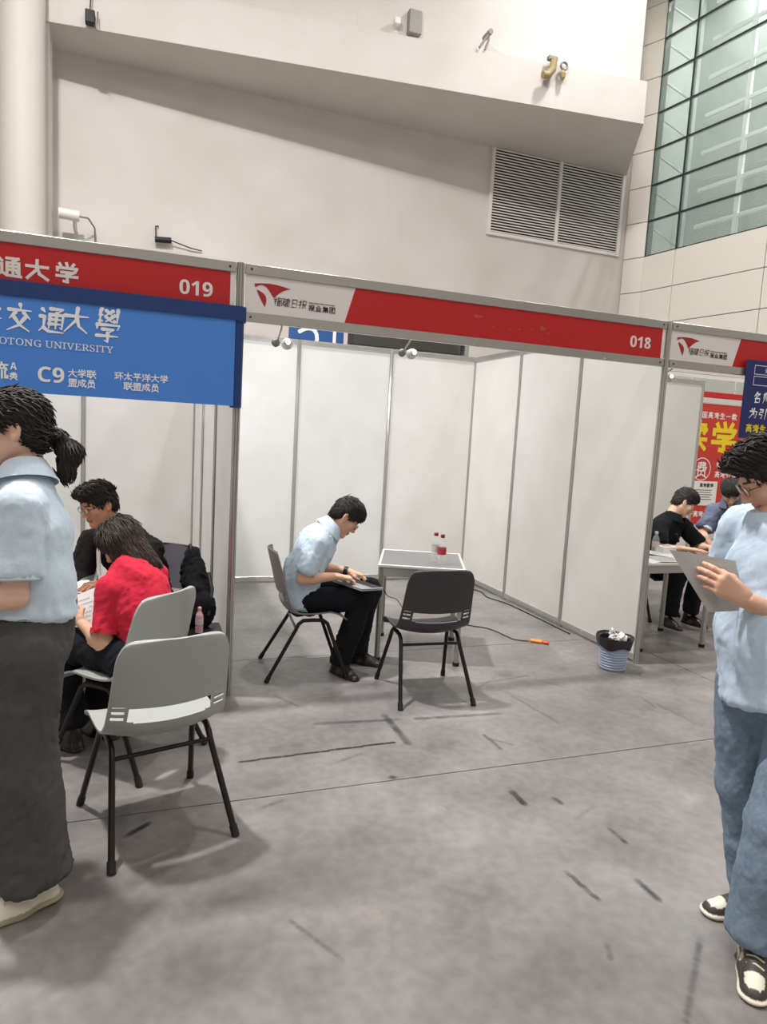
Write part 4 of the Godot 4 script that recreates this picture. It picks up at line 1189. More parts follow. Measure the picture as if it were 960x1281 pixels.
func shell_point(u: float, t: float, lift: float) -> Vector3:       # u across -1..1, t 0 top of the back .. 1 front of the seat
	var q := t * (chair_prof.size() - 1)
	var i := mini(int(q), chair_prof.size() - 2)
	var w := q - i
	var p0: Vector2 = chair_prof[maxi(i - 1, 0)]
	var p1: Vector2 = chair_prof[i]
	var p2: Vector2 = chair_prof[i + 1]
	var p3: Vector2 = chair_prof[mini(i + 2, chair_prof.size() - 1)]
	var p := p1.cubic_interpolate(p2, p0, p3, w)
	var e := p1.cubic_interpolate(p2, p0, p3, w + 0.02) - p
	var nn := Vector2(-e.y, e.x).normalized()           # towards the sitter
	if nn.dot(Vector2(1, 1)) < 0.0: nn = -nn
	var back := clampf(1.0 - t / 0.5, 0.0, 1.0)
	var hw := lerpf(0.232, 0.205, back)
	if t > 0.86: hw -= 0.03 * pow((t - 0.86) / 0.14, 2.0)
	if t < 0.13: hw -= 0.062 * (1.0 - sqrt(maxf(0.0, 1.0 - pow((0.13 - t) / 0.13, 2.0))))
	var dish := 0.034 * u * u * smoothstep(0.0, 0.2, 1.0 - absf(t - 0.3) * 1.6) + 0.008 * u * u
	p += nn * (dish + lift)
	if t < 0.2: p.y -= 0.016 * pow(absf(u), 3.0) * (1.0 - t / 0.2)
	return Vector3(u * hw, p.y, p.x)

func solid(u: float, t: float) -> bool:
	var a := absf(u)
	if a < 0.68 and t > 0.325 and t < 0.395 + 0.02 * (1.0 - a * a):          # the opening at the foot of the back
		return false
	if a > 0.76 and a < 0.93:
		for k in 3:
			if t > 0.315 + k * 0.032 and t < 0.329 + k * 0.032: return false
	return true

func shell(t0: float, t1: float, nv: int) -> ArrayMesh:
	var mb := MB.new()
	var nu := 40
	var th := 0.009
	for j in nv:
		var ta := lerpf(t0, t1, float(j) / nv)
		var tb := lerpf(t0, t1, float(j + 1) / nv)
		for i in nu:
			var ua := -1.0 + 2.0 * i / nu
			var ub := -1.0 + 2.0 * (i + 1) / nu
			var um := (ua + ub) * 0.5
			var tm := (ta + tb) * 0.5
			if not solid(um, tm): continue
			var f := [shell_point(ua, ta, 0), shell_point(ub, ta, 0), shell_point(ub, tb, 0), shell_point(ua, tb, 0)]
			var r := [shell_point(ua, ta, -th), shell_point(ub, ta, -th), shell_point(ub, tb, -th), shell_point(ua, tb, -th)]
			mb.quad(f[0], f[3], f[2], f[1])
			mb.quad(r[0], r[1], r[2], r[3])
			var dt := (t1 - t0) / nv
			if j == 0 and t0 <= 0.0 or not solid(um, tm - dt): mb.quad(f[0], f[1], r[1], r[0])
			if j == nv - 1 and t1 >= 1.0 or not solid(um, tm + dt): mb.quad(f[2], f[3], r[3], r[2])
			if i == 0 or not solid(um - 2.0 / nu, tm): mb.quad(f[3], f[0], r[0], r[3])
			if i == nu - 1 or not solid(um + 2.0 / nu, tm): mb.quad(f[1], f[2], r[2], r[1])
	# one shared normal per place on each side keeps the shell smooth
	var seen := {}
	for i in mb.v.size():
		var key := Vector3i(mb.v[i] * 20000.0)
		if not seen.has(key): seen[key] = []
		seen[key].append(i)
	var nn := mb.n.duplicate()
	for key in seen:
		for i: int in seen[key]:
			var s := Vector3.ZERO
			for k: int in seen[key]:
				if mb.n[k].dot(mb.n[i]) > 0.5: s += mb.n[k]
			nn[i] = s.normalized()
	mb.n = nn
	return mb.make()

var chair_parts := {}

func build_chair_parts() -> void:
	chair_prof = [Vector2(0.005, 0.83), Vector2(0.022, 0.76), Vector2(0.042, 0.68), Vector2(0.062, 0.60), Vector2(0.082, 0.53), Vector2(0.108, 0.465), Vector2(0.155, 0.42), Vector2(0.225, 0.404), Vector2(0.31, 0.405), Vector2(0.40, 0.414), Vector2(0.47, 0.412), Vector2(0.505, 0.385)]
	chair_parts.back = shell(0.0, 0.42, 50)
	chair_parts.seat = shell(0.42, 1.0, 34)
	var k := 0
	for s: float in [-1.0, 1.0]:
		for e in 2:
			var mb := MB.new()
			var foot := Vector3(0.232 * s, 0.012, 0.0 if e == 0 else 0.515)
			var top := Vector3(0.188 * s, 0.352, 0.19 if e == 0 else 0.385)
			var mid := Vector3(0.186 * s, 0.388, 0.2875)
			var d := (top - foot).normalized()
			mb.tube([foot, foot.lerp(top, 0.5), top - d * 0.03, top + Vector3(0, 0.012, 0.004 if e == 0 else -0.004), Vector3(top.x, 0.386, lerpf(top.z, mid.z, 0.35)), mid], 0.0125, 10)
			chair_parts["leg%d" % k] = mb.make()
			var cp := MB.new()
			cp.tube([foot - d * 0.012, foot + d * 0.03], 0.0155, 10)
			chair_parts["cap%d" % k] = cp.make()
			k += 1
	var bar := MB.new()
	bar.tube([Vector3(-0.192, 0.335, 0.178), Vector3(0.192, 0.335, 0.178)], 0.009, 8)
	chair_parts.bar = bar.make()

# base at the middle of the four feet; +Z is the way the sitter faces
func chair(label: String, rear: Vector2, face: Vector2, plastic: String, group: String) -> Node3D:
	var f := face.normalized()
	var t := thing("plastic_chair", label, "chair", Vector3(rear.x, 0, rear.y), turn_to(f.x, f.y), group)
	share(chair_parts.back, "backrest", M[plastic], t)
	share(chair_parts.seat, "seat", M[plastic], t)
	for k in 4:
		var lg := share(chair_parts["leg%d" % k], "leg", M.blacktube, t)
		share(chair_parts["cap%d" % k], "foot_cap", M.rubber, lg)
	share(chair_parts.bar, "crossbar", M.blacktube, t)
	return t

func table(label: String, at: Vector3, turn: float, sx: float, sz: float, h: float, top: String) -> Node3D:
	var t := thing("booth_table", label, "table", at, turn, "")
	var mb := MB.new()
	mb.box(Vector3(0, h - 0.006, 0), Vector3(sx - 0.03, 0.012, sz - 0.03), 0.002)
	put(mb, "table_top", M[top], t)
	var rim := MB.new()
	for s: float in [-1.0, 1.0]:
		rim.box(Vector3(0, h - 0.008, s * (sz / 2 - 0.008)), Vector3(sx, 0.022, 0.018), 0.004)
		rim.box(Vector3(s * (sx / 2 - 0.008), h - 0.008, 0), Vector3(0.018, 0.022, sz - 0.03), 0.004)
	put(rim, "rim", M.rimwhite, t)
	var ra := MB.new()
	for s: float in [-1.0, 1.0]:
		ra.box(Vector3(0, h - 0.05, s * (sz / 2 - 0.022)), Vector3(sx - 0.05, 0.062, 0.02), 0.003)
		ra.box(Vector3(s * (sx / 2 - 0.022), h - 0.05, 0), Vector3(0.02, 0.062, sz - 0.05), 0.003)
	put(ra, "apron", M.alu, t)
	var lm := post_mesh(h - 0.045, 0.02)
	var fm := MB.new()
	fm.lathe([Vector2(0.0, 0), Vector2(0.024, 0), Vector2(0.024, 0.025), Vector2(0.0, 0.025)], 14)
	var fmesh := fm.make()
	for sx1: float in [-1.0, 1.0]:
		for sz1: float in [-1.0, 1.0]:
			var lg := share(lm, "leg", M.alu, t, Transform3D(Basis(), Vector3(sx1 * (sx / 2 - 0.024), 0.02, sz1 * (sz / 2 - 0.024))))
			share(fmesh, "foot_cap", M.rubber, lg, Transform3D(Basis(), Vector3(0, -0.02, 0)))
	return t

var bottle_parts := {}

func bottle(label: String, at: Vector3, h: float, lid: String, wrap: String, liquid: String, group := "") -> Node3D:
	var t := thing("water_bottle", label, "bottle", at, 0.0, group)
	if not bottle_parts:
		var b := MB.new()
		b.lathe([Vector2(0, 0.004), Vector2(0.022, 0), Vector2(0.031, 0.006), Vector2(0.032, 0.05), Vector2(0.030, 0.06), Vector2(0.032, 0.07), Vector2(0.032, 0.125), Vector2(0.029, 0.15), Vector2(0.016, 0.178), Vector2(0.0125, 0.186), Vector2(0.0125, 0.2), Vector2(0, 0.2)], 20)
		bottle_parts.body = b.make()
		var c := MB.new()
		c.lathe([Vector2(0.0155, 0.192), Vector2(0.0155, 0.212), Vector2(0.013, 0.215), Vector2(0, 0.215)], 16)
		bottle_parts.cap = c.make()
		var l := MB.new()
		l.lathe([Vector2(0.0326, 0.072), Vector2(0.0326, 0.122)], 20)
		bottle_parts.label = l.make()
	var s := h / 0.215
	var xf := Transform3D(Basis().scaled(Vector3(s, s, s)), Vector3.ZERO)
	share(bottle_parts.body, "body", M[liquid], t, xf)
	share(bottle_parts.cap, "cap", M[lid], t, xf)
	share(bottle_parts.label, "wrapper", M[wrap], t, xf)
	return t

# ---------------------------------------------------------------- people
var head_mb: MB
var hair_mb := {}
var hand_mb := {}
var shoe_mb := {}
var folds: FastNoiseLite
var strands: FastNoiseLite

const EYE := Vector3(0.031, 0.004, 0.0735)

func paint_head(p: Vector3) -> Color:
	var skin := Color(1, 1, 1)
	var ax := absf(p.x)
	var e := Vector3(ax, p.y, p.z) - EYE
	if e.length() < 0.0142 and p.z > 0.07 and absf(e.y) < 0.0065:
		if Vector2(e.x, e.y).length() < 0.006: return Color(0.03, 0.02, 0.015)
		return Color(1.0, 1.25, 1.5)
	if ax > 0.012 and ax < 0.054 and p.z > 0.05 and absf(p.y - 0.026 - 0.10 * (0.03 - absf(ax - 0.03)) + 0.004) < 0.0032:
		return Color(0.06, 0.05, 0.05)
	if p.z > 0.075 and ax < 0.025 and absf(p.y + 0.066) < 0.009:
		if absf(p.y + 0.0655) < 0.0016: return Color(0.5, 0.3, 0.28)
		return Color(0.86, 0.64, 0.64)
	return skin

func build_head() -> void:
	var s := Sdf.new(Vector3(-0.11, -0.15, -0.13), Vector3(0.11, 0.14, 0.135), 0.0038)
	s.ell(Vector3(0, 0.038, -0.012), Vector3(0.075, 0.082, 0.094), 0.02)
	s.ell(Vector3(0, -0.026, 0.022), Vector3(0.060, 0.080, 0.066), 0.03)
	for x: float in [-1.0, 1.0]:
		s.cone(Vector3(0.052 * x, -0.045, -0.004), Vector3(0.012 * x, -0.098, 0.056), 0.020, 0.018, 0.03)
		s.ell(Vector3(0.040 * x, -0.024, 0.056), Vector3(0.024, 0.022, 0.022), 0.02)
		s.cone(Vector3(0.012 * x, 0.024, 0.080), Vector3(0.050 * x, 0.022, 0.060), 0.010, 0.008, 0.012)
	s.ell(Vector3(0, -0.101, 0.060), Vector3(0.022, 0.016, 0.018), 0.02)
	for x: float in [-1.0, 1.0]:
		s.ell(Vector3(0.031 * x, 0.003, 0.094), Vector3(0.020, 0.011, 0.015), 0.010, Basis(), true)
		s.ell(Vector3(EYE.x * x, EYE.y, EYE.z - 0.001), Vector3(0.0135, 0.0125, 0.0125), 0.004)
		s.ell(Vector3(0.031 * x, 0.0135, 0.080), Vector3(0.017, 0.0045, 0.008), 0.006)
	s.cone(Vector3(0, 0.014, 0.082), Vector3(0, -0.030, 0.103), 0.008, 0.0115, 0.012)
	for x: float in [-1.0, 1.0]:
		s.ell(Vector3(0.013 * x, -0.036, 0.094), Vector3(0.009, 0.008, 0.011), 0.008)
	s.ell(Vector3(0, -0.060, 0.083), Vector3(0.024, 0.007, 0.010), 0.006)
	s.ell(Vector3(0, -0.072, 0.081), Vector3(0.020, 0.007, 0.010), 0.006)
	for x: float in [-1.0, 1.0]:
		var b := Basis(Vector3.UP, -0.35 * x) * Basis(Vector3.RIGHT, -0.15)
		s.ell(Vector3(0.077 * x, -0.004, -0.014), Vector3(0.010, 0.032, 0.019), 0.008, b)
		s.ell(Vector3(0.086 * x, 0.000, -0.010), Vector3(0.006, 0.018, 0.010), 0.006, b, true)
		s.ell(Vector3(0.077 * x, -0.028, -0.006), Vector3(0.007, 0.009, 0.009), 0.006)
	s.cone(Vector3(0, -0.050, -0.028), Vector3(0, -0.13, -0.036), 0.054, 0.052, 0.03)
	head_mb = MB.new()
	s.mesh(head_mb, paint_head)

func build_hair(style: String) -> MB:
	if hair_mb.has(style): return hair_mb[style]
	var s := Sdf.new(Vector3(-0.14, -0.26, -0.26), Vector3(0.14, 0.19, 0.16), 0.005)
	if style == "bob":
		s.ell(Vector3(0, 0.045, -0.018), Vector3(0.094, 0.097, 0.110), 0.02)
		for x: float in [-1.0, 1.0]:
			s.cone(Vector3(0.066 * x, 0.02, 0.0), Vector3(0.085 * x, -0.15, 0.02), 0.036, 0.020, 0.03)
			s.cone(Vector3(0.050 * x, 0.02, -0.05), Vector3(0.066 * x, -0.17, -0.055), 0.05, 0.026, 0.03)
		s.cone(Vector3(0, 0.02, -0.06), Vector3(0, -0.17, -0.09), 0.06, 0.034, 0.03)
		s.cone(Vector3(0, -0.05, 0.155), Vector3(0, -0.16, 0.155), 0.112, 0.12, 0.01, Vector3.ZERO, 1.0, false, false, true)
	elif style == "ponytail":
		s.ell(Vector3(0, 0.043, -0.018), Vector3(0.088, 0.092, 0.108), 0.02)
		s.ell(Vector3(0, -0.02, -0.060), Vector3(0.072, 0.066, 0.060), 0.03)
		s.ell(Vector3(0, -0.065, 0.125), Vector3(0.13, 0.130, 0.092), 0.01, Basis(), true)
		for x: float in [-1.0, 1.0]:
			s.ell(Vector3(0.088 * x, -0.022, 0.0), Vector3(0.034, 0.044, 0.034), 0.008, Basis(), true)
			s.ell(Vector3(0.07 * x, -0.10, 0.0), Vector3(0.05, 0.06, 0.045), 0.01, Basis(), true)
		s.cone(Vector3(0, -0.02, -0.105), Vector3(0, -0.028, -0.138), 0.024, 0.018, 0.012)
		s.cone(Vector3(0, -0.028, -0.138), Vector3(0, -0.085, -0.168), 0.020, 0.037, 0.016)
		s.cone(Vector3(0, -0.085, -0.168), Vector3(0, -0.150, -0.152), 0.037, 0.026, 0.016)
		s.cone(Vector3(0, -0.150, -0.152), Vector3(0, -0.172, -0.140), 0.026, 0.012, 0.016)
	else:
		s.ell(Vector3(0, 0.048, -0.014), Vector3(0.084, 0.088, 0.103), 0.02)
		s.ell(Vector3(0, -0.01, -0.055), Vector3(0.070, 0.058, 0.054), 0.02)
		if style == "fringe":
			s.ell(Vector3(0.01, 0.082, 0.058), Vector3(0.066, 0.036, 0.044), 0.02)
			s.ell(Vector3(0.0, 0.10, 0.0), Vector3(0.076, 0.045, 0.08), 0.02)
		if style == "spiky":
			s.ell(Vector3(0, 0.098, 0.02), Vector3(0.072, 0.038, 0.076), 0.02)
			s.ell(Vector3(0, 0.088, 0.075), Vector3(0.06, 0.024, 0.036), 0.02)
		s.ell(Vector3(0, -0.048, 0.128), Vector3(0.122, 0.108 if style != "crop" else 0.118, 0.098), 0.008, Basis(), true)
		for x: float in [-1.0, 1.0]:
			s.ell(Vector3(0.090 * x, -0.024, -0.010), Vector3(0.034, 0.046, 0.030), 0.006, Basis(), true)
			s.ell(Vector3(0.075 * x, -0.085, 0.01), Vector3(0.05, 0.06, 0.06), 0.008, Basis(), true)
		s.cut(Vector3(0, -0.062, -0.08), Vector3(0, -1, 0.2).normalized())
	var mb := MB.new()
	s.mesh(mb, null, strands, 0.003 if style != "spiky" else 0.006, Vector3(3.0, 1.0, 1.0) if style != "bob" else Vector3(2.4, 0.6, 2.4))
	# short tufts lying along the flow of the hair break up its surface and its edge
	var n0 := mb.v.size()
	var rng := RandomNumberGenerator.new()
	rng.seed = 40 + style.length()
	for i in range(0, n0, 7):
		var p := mb.v[i]
		var nn := mb.n[i]
		var fl := Vector3(p.x * 1.5, -0.9, p.z + 0.05)
		if style == "ponytail" and p.z > -0.13: fl = Vector3(0, -0.03, -0.14) - p
		if p.y > 0.045 and style == "spiky": fl = Vector3(rng.randf_range(-0.4, 0.4), 0.75, 0.5)
		if (style == "fringe" or style == "crop") and p.y > 0.03: fl = Vector3(p.x * 3.0 + 0.1, -0.35, 0.8)
		fl = (fl - nn * fl.dot(nn)) + Vector3(rng.randf_range(-0.2, 0.2), rng.randf_range(-0.2, 0.2), rng.randf_range(-0.2, 0.2)) * 0.25
		if fl.length() < 0.02: continue
		fl = fl.normalized()
		var ln := rng.randf_range(0.022, 0.04) * (1.5 if style == "bob" else 1.0)
		mb.tube([p - nn * 0.003 - fl * ln * 0.3, p + nn * 0.0025 + fl * ln * 0.35, p - nn * 0.001 + fl * ln], [0.0030, 0.0036, 0.0007], 5, false)
	hair_mb[style] = mb
	return mb

# palm faces +Z, fingers up +Y, thumb on +X (a right hand); mirrored for a left one
func build_hand(pose: String) -> MB:
	if hand_mb.has(pose): return hand_mb[pose]
	var s := Sdf.new(Vector3(-0.07, -0.045, -0.05), Vector3(0.09, 0.215, 0.125), 0.0036)
	var kn := [Vector3(0.029, 0.088, 0), Vector3(0.010, 0.093, -0.002), Vector3(-0.009, 0.089, -0.001), Vector3(-0.026, 0.080, 0.002)]
	var ln := [[0.041, 0.025, 0.019], [0.045, 0.029, 0.020], [0.041, 0.027, 0.020], [0.032, 0.020, 0.018]]
	s.cone(Vector3(0, -0.04, 0), Vector3(0, 0.01, 0), 0.0285, 0.027, 0.02, Vector3(0, 0, 1), 0.72)
	for i in 4:
		s.cone(Vector3(0.016 - 0.010 * i, 0.005, 0), kn[i], 0.0165, 0.0125, 0.012)
	s.ell(Vector3(0.022, 0.035, 0.008), Vector3(0.016, 0.03, 0.015), 0.012)
	var cr: Array = {"relaxed": [0.35, 0.45, 0.3], "typing": [0.55, 0.65, 0.4], "hold": [0.75, 0.55, 0.3], "flat": [0.12, 0.15, 0.1], "grip": [1.15, 1.2, 0.7]}[pose]
	for i in 4:
		var p: Vector3 = kn[i]
		var a := 0.0
		var sp := 0.07 - 0.06 * i
		for j in 3:
			a += cr[j] * (1.0 + 0.10 * (i - 1.5) * (1 if pose != "typing" else -1))
			var d := Vector3(sin(sp) * cos(a), cos(a), sin(a)).normalized()
			var q: Vector3 = p + d * ln[i][j]
			var r := (0.0092 if i < 3 else 0.0080) - 0.0007 * j
			s.cone(p, q, r, r - 0.0006, 0.004)
			p = q
	var th := [Vector3(0.024, 0.018, 0.008), Vector3(0.046, 0.048, 0.020), Vector3(0.055, 0.078, 0.030), Vector3(0.058, 0.100, 0.040)]
	if pose == "hold": th = [Vector3(0.024, 0.018, 0.008), Vector3(0.040, 0.046, 0.036), Vector3(0.038, 0.076, 0.050), Vector3(0.032, 0.102, 0.056)]
	for j in 3:
		s.cone(th[j], th[j + 1], 0.0135 - 0.0018 * j, 0.0115 - 0.0016 * j, 0.008)
	var mb := MB.new()
	s.mesh(mb)
	hand_mb[pose] = mb
	return mb

func paint_sneaker(p: Vector3) -> Color:
	if p.y < 0.021: return Color(0.80, 0.76, 0.62)
	if p.z > 0.118 and p.z < 0.170 and p.y > 0.038 and absf(p.x) < 0.027 - 0.5 * maxf(0.0, p.z - 0.148): return Color(0.76, 0.72, 0.58)
	if p.z > -0.02 and p.z < 0.07 and absf(p.y - 0.045 - 0.1 * p.z) < 0.009 and absf(p.x) > 0.025: return Color(0.66, 0.62, 0.50)
	return Color(0.052, 0.047, 0.036)

func paint_trainer(p: Vector3) -> Color:
	if p.y < 0.026: return Color(0.36, 0.33, 0.20)
	return Color(0.74, 0.70, 0.58)

func paint_leather(p: Vector3) -> Color:
	if p.y < 0.018: return Color(0.012, 0.010, 0.009)
	return Color(0.022, 0.015, 0.013)

# ankle over the origin, toe on +Z
func build_shoe(kind: String) -> MB:
	if shoe_mb.has(kind): return shoe_mb[kind]
	var s := Sdf.new(Vector3(-0.08, -0.02, -0.11), Vector3(0.08, 0.16, 0.24), 0.005)
	var lx := kind == "leather"
	s.cone(Vector3(0, 0.012, -0.040), Vector3(0, 0.012, 0.055), 0.036, 0.042, 0.02, Vector3.UP, 0.9)
	s.cone(Vector3(0.003, 0.012, 0.055), Vector3(0.0, 0.012, 0.150), 0.045, 0.038 if not lx else 0.032, 0.03, Vector3.UP, 0.95 if not lx else 0.75)
	s.cone(Vector3(0, 0.035, -0.032), Vector3(0, 0.095, -0.030), 0.037, 0.034, 0.02)
	s.cone(Vector3(0, 0.072, 0.0), Vector3(0, 0.035, 0.105), 0.033, 0.026, 0.03)
	if not lx:
		s.cone(Vector3(0, 0.012, -0.042), Vector3(0, 0.012, 0.150), 0.047, 0.045, 0.004, Vector3.UP, 0.3)
	else:
		s.cone(Vector3(0, 0.008, -0.042), Vector3(0, 0.008, 0.150), 0.043, 0.038, 0.003, Vector3.UP, 0.22)
	s.cut(Vector3.ZERO, Vector3.DOWN)
	var mb := MB.new()
	s.mesh(mb, {"sneaker": paint_sneaker, "trainer": paint_trainer, "leather": paint_leather}[kind])
	shoe_mb[kind] = mb
	return mb

func glasses(parent: Node3D, xf: Transform3D, m: Material) -> void:
	var mb := MB.new()
	for x: float in [-1.0, 1.0]:
		var ring := []
		for k in 17:
			var a := TAU * k / 16
			ring.append(Vector3(0.032 * x + 0.023 * cos(a), 0.0 + 0.017 * sin(a), 0.098 - 0.06 * absf(0.032 * x + 0.023 * cos(a)) * 0.3))
		mb.tube(ring, 0.0016, 6)
		mb.tube([Vector3(0.054 * x, 0.006, 0.094), Vector3(0.076 * x, 0.010, 0.075), Vector3(0.080 * x, 0.010, 0.0), Vector3(0.080 * x, 0.0, -0.022)], 0.0018, 6)
	mb.tube([Vector3(-0.010, 0.004, 0.098), Vector3(0, 0.008, 0.101), Vector3(0.010, 0.004, 0.098)], 0.0016, 6)
	var r := MB.new()
	r.join(mb, xf)
	var g := put(r, "glasses", m, parent)
	var le := MB.new()
	for x: float in [-1.0, 1.0]:
		var pg := PackedVector2Array()
		for k in 16:
			pg.append(Vector2(0.032 * x + 0.0225 * cos(TAU * k / 16), 0.0165 * sin(TAU * k / 16)))
		le.prism(pg, 0.0968, 0.0976)
	var l2 := MB.new()
	l2.join(le, xf)
	put(l2, "lens", M.lens, g)

func basis_of(fwd: Vector3, up: Vector3) -> Basis:
	var z := fwd.normalized()
	var x := up.cross(z).normalized()
	return Basis(x, z.cross(x), z)

func bounds(pts: Array, m: float) -> Array:
	var lo: Vector3 = pts[0]
	var hi: Vector3 = pts[0]
	for p: Vector3 in pts:
		lo = lo.min(p); hi = hi.max(p)
	return [lo - Vector3(m, m, m), hi + Vector3(m, m, m)]

# J: joints in metres from the scene's origin; look: clothes
func person(label: String, base: Vector3, J: Dictionary, look: Dictionary) -> Node3D:
	var root := thing("person", label, "person", base, 0.0, "")
	var cell: float = look.get("cell", 0.012)
	var w: float = look.get("w", 1.0)
	for k in J.keys():
		if J[k] is Vector3 and not k in ["cf", "pf", "hf", "hu"]:
			J[k] -= base
	var cf: Vector3 = J.cf.normalized()
	var pf: Vector3 = J.get("pf", J.cf).normalized()
	var hb := basis_of(J.hf, J.hu)
	var hs: float = look.get("head", 1.0)
	var hx := Transform3D(hb.scaled(Vector3(hs, hs, hs)), J.hd)
	var nape: Vector3 = hx * Vector3(0, -0.075, -0.028)
	# --- the body, one surface
	var mb := MB.new()
	var all := []
	for k in J.keys():
		if J[k] is Vector3 and not k in ["cf", "pf", "hf", "hu"]: all.append(J[k])
	var bb := bounds(all, 0.2)
	var s := Sdf.new(bb[0], bb[1], cell)
	s.cone(J.pel, J.wai, 0.118 * w, 0.10 * w, 0.05, pf, 0.75)
	s.cone(J.wai, J.che, 0.105 * w, 0.115 * w, 0.05, cf, 0.7)
	s.cone(J.che, J.nck, 0.075 * w, 0.056 * w, 0.05)
	s.cone(J.nck, nape, 0.057 * w, 0.053 * w, 0.03)
	for d: String in ["l", "r"]:
		s.cone(J.nck.lerp(J.che, 0.25), J["sh_" + d], 0.045 * w, 0.040 * w, 0.04)
		s.cone(J["sh_" + d], J["el_" + d], 0.043 * w, 0.037 * w, 0.02)
		var fm: Vector3 = J["el_" + d].lerp(J["wr_" + d], 0.3)
		s.cone(J["el_" + d], fm, 0.036 * w, 0.040 * w, 0.02)
		s.cone(fm, J["wr_" + d], 0.040 * w, 0.026 * w, 0.02)
		s.cone(J["hp_" + d], J["kn_" + d], 0.078 * w, 0.054 * w, 0.04)
		s.cone(J["kn_" + d], J["kn_" + d].lerp(J["an_" + d], 0.35), 0.052 * w, 0.055 * w, 0.03)
		s.cone(J["kn_" + d].lerp(J["an_" + d], 0.35), J["an_" + d], 0.055 * w, 0.036 * w, 0.02)
	s.mesh(mb)
	mb.join(head_mb, hx)
	for d: String in ["l", "r"]:
		var hd: Array = J["hand_" + d]
		var y: Vector3 = hd[0].normalized()
		var z: Vector3 = (hd[1] - y * hd[1].dot(y)).normalized()
		var x := y.cross(z)
		if d == "l": x = -x
		var hz := 0.98 * w
		var p: Vector3 = J["wr_" + d]
		mb.join(build_hand(hd[2]), Transform3D(Basis(x * hz, y * hz, z * hz), p + y * 0.012))
	put(mb, "body", M[look.get("skin", "skin")], root)
	# --- hair
	var hm := MB.new()
	hm.join(build_hair(look.hair), hx)
	put(hm, "hair", M[look.get("hairmat", "hair")], root)
	if look.get("glasses", "") != "":
		glasses(root, hx, M[look.glasses])
	# --- shirt
	var sh: Dictionary = look.shirt
	var g: float = sh.get("loose", 0.0)
	var hem: Vector3 = J.pel + (J.pel - J.wai).normalized() * float(sh.get("hem", 0.05))
	var sl: float = sh.get("sleeve", 0.75)
	var sb := bounds([J.pel, J.wai, J.che, J.nck, J.sh_l, J.sh_r, hem] + ([J.el_l, J.el_r] if sl <= 1.0 else [J.el_l, J.el_r, J.wr_l, J.wr_r]), 0.26)
	var t := Sdf.new(sb[0], sb[1], cell)
	var hemr: float = sh.get("hemr", 0.150)
	t.cone(hem, J.wai, (hemr + g) * w, (0.142 + g) * w, 0.05, pf, sh.get("thick", 0.8), true)
	t.cone(J.wai, J.che, (0.142 + g) * w, (0.150 + g * 0.6) * w, 0.05, cf, sh.get("thick", 0.8))
	t.cone(J.che, J.nck, 0.105 * w, 0.066 * w, 0.06, Vector3.ZERO, 1.0, false, true)
	for d: String in ["l", "r"]:
		t.cone(J.nck.lerp(J.che, 0.22), J["sh_" + d], 0.066 * w, 0.064 * w, 0.05)
		var r0: float = (0.064 + g * 0.4) * w
		var r1: float = (0.062 + g * 0.7) * w
		if sl <= 1.0:
			t.cone(J["sh_" + d], J["sh_" + d].lerp(J["el_" + d], sl), r0, r1, 0.012, Vector3.ZERO, 1.0, false, true)
		else:
			t.cone(J["sh_" + d], J["el_" + d], r0, r1 * 0.9, 0.03)
			t.cone(J["el_" + d], J["wr_" + d], r1 * 0.9, 0.040 * w, 0.03, Vector3.ZERO, 1.0, false, true)
	var tm := MB.new()
	t.mesh(tm, null, folds, float(sh.get("wob", 0.02)), Vector3(1.0, 0.7, 1.0))
	var shirt := put(tm, sh.get("name", "shirt"), M[sh.mat], root)
	if sl <= 1.0 and sh.has("trim"):
		for d: String in ["l", "r"]:
			var bd := MB.new()
			var a: Vector3 = J["sh_" + d]
			var e: Vector3 = J["el_" + d]
			var p := a.lerp(e, sl)
			var dr := (e - a).normalized()
			bd.tube([p - dr * 0.022, p + dr * 0.002], (0.0645 + g * 0.7) * w, 28)
			put(bd, "sleeve_band", M[sh.trim], shirt)
	if sh.get("collar", false):
		var cm := MB.new()
		var nd: Vector3 = (nape - J.nck).normalized()
		var cb := basis_of((cf - nd * cf.dot(nd)), nd)
		var rows := [[0.070, 0.010], [0.066, 0.068], [0.073, 0.074], [0.092, 0.042], [0.113, 0.004]]
		var n := 32
		for i in n:
			for k in rows.size() - 1:
				var q := []
				for e: Array in [[i, k], [i + 1, k], [i + 1, k + 1], [i, k + 1]]:
					var an := lerpf(-PI + 0.28, PI - 0.28, float(e[0]) / n)
					var dip := 0.018 * pow(absf(an) / PI, 3.0)
					var rr: float = rows[e[1]][0] * w
					q.append(J.nck + cb * Vector3(sin(an) * rr * 1.04, rows[e[1]][1] - dip * 1.6, -cos(an) * rr * 0.98))
				cm.quad(q[0], q[3], q[2], q[1])
				cm.quad(q[0] * 0.998 + J.nck * 0.002, q[1] * 0.998 + J.nck * 0.002, q[2] * 0.998 + J.nck * 0.002, q[3] * 0.998 + J.nck * 0.002)
		put(cm, "collar", M[sh.get("collarmat", sh.mat)], shirt)
	# --- trousers
	var tr: Dictionary = look.trousers
	var lo := bounds([J.pel, J.hp_l, J.hp_r, J.kn_l, J.kn_r, J.an_l, J.an_r], 0.24)
	var q := Sdf.new(lo[0], lo[1], cell)
	var top: Vector3 = J.pel + (J.wai - J.pel).normalized() * 0.10
	q.cone(J.pel, top, float(tr.get("seat", 0.142)) * w, float(tr.get("waist", 0.130)) * w, 0.05, pf, float(tr.get("thick", 0.78)), false, true)
	var rt: float = tr.get("thigh", 0.098)
	var rk: float = tr.get("knee", 0.075)
	var rh: float = tr.get("hem", 0.07)
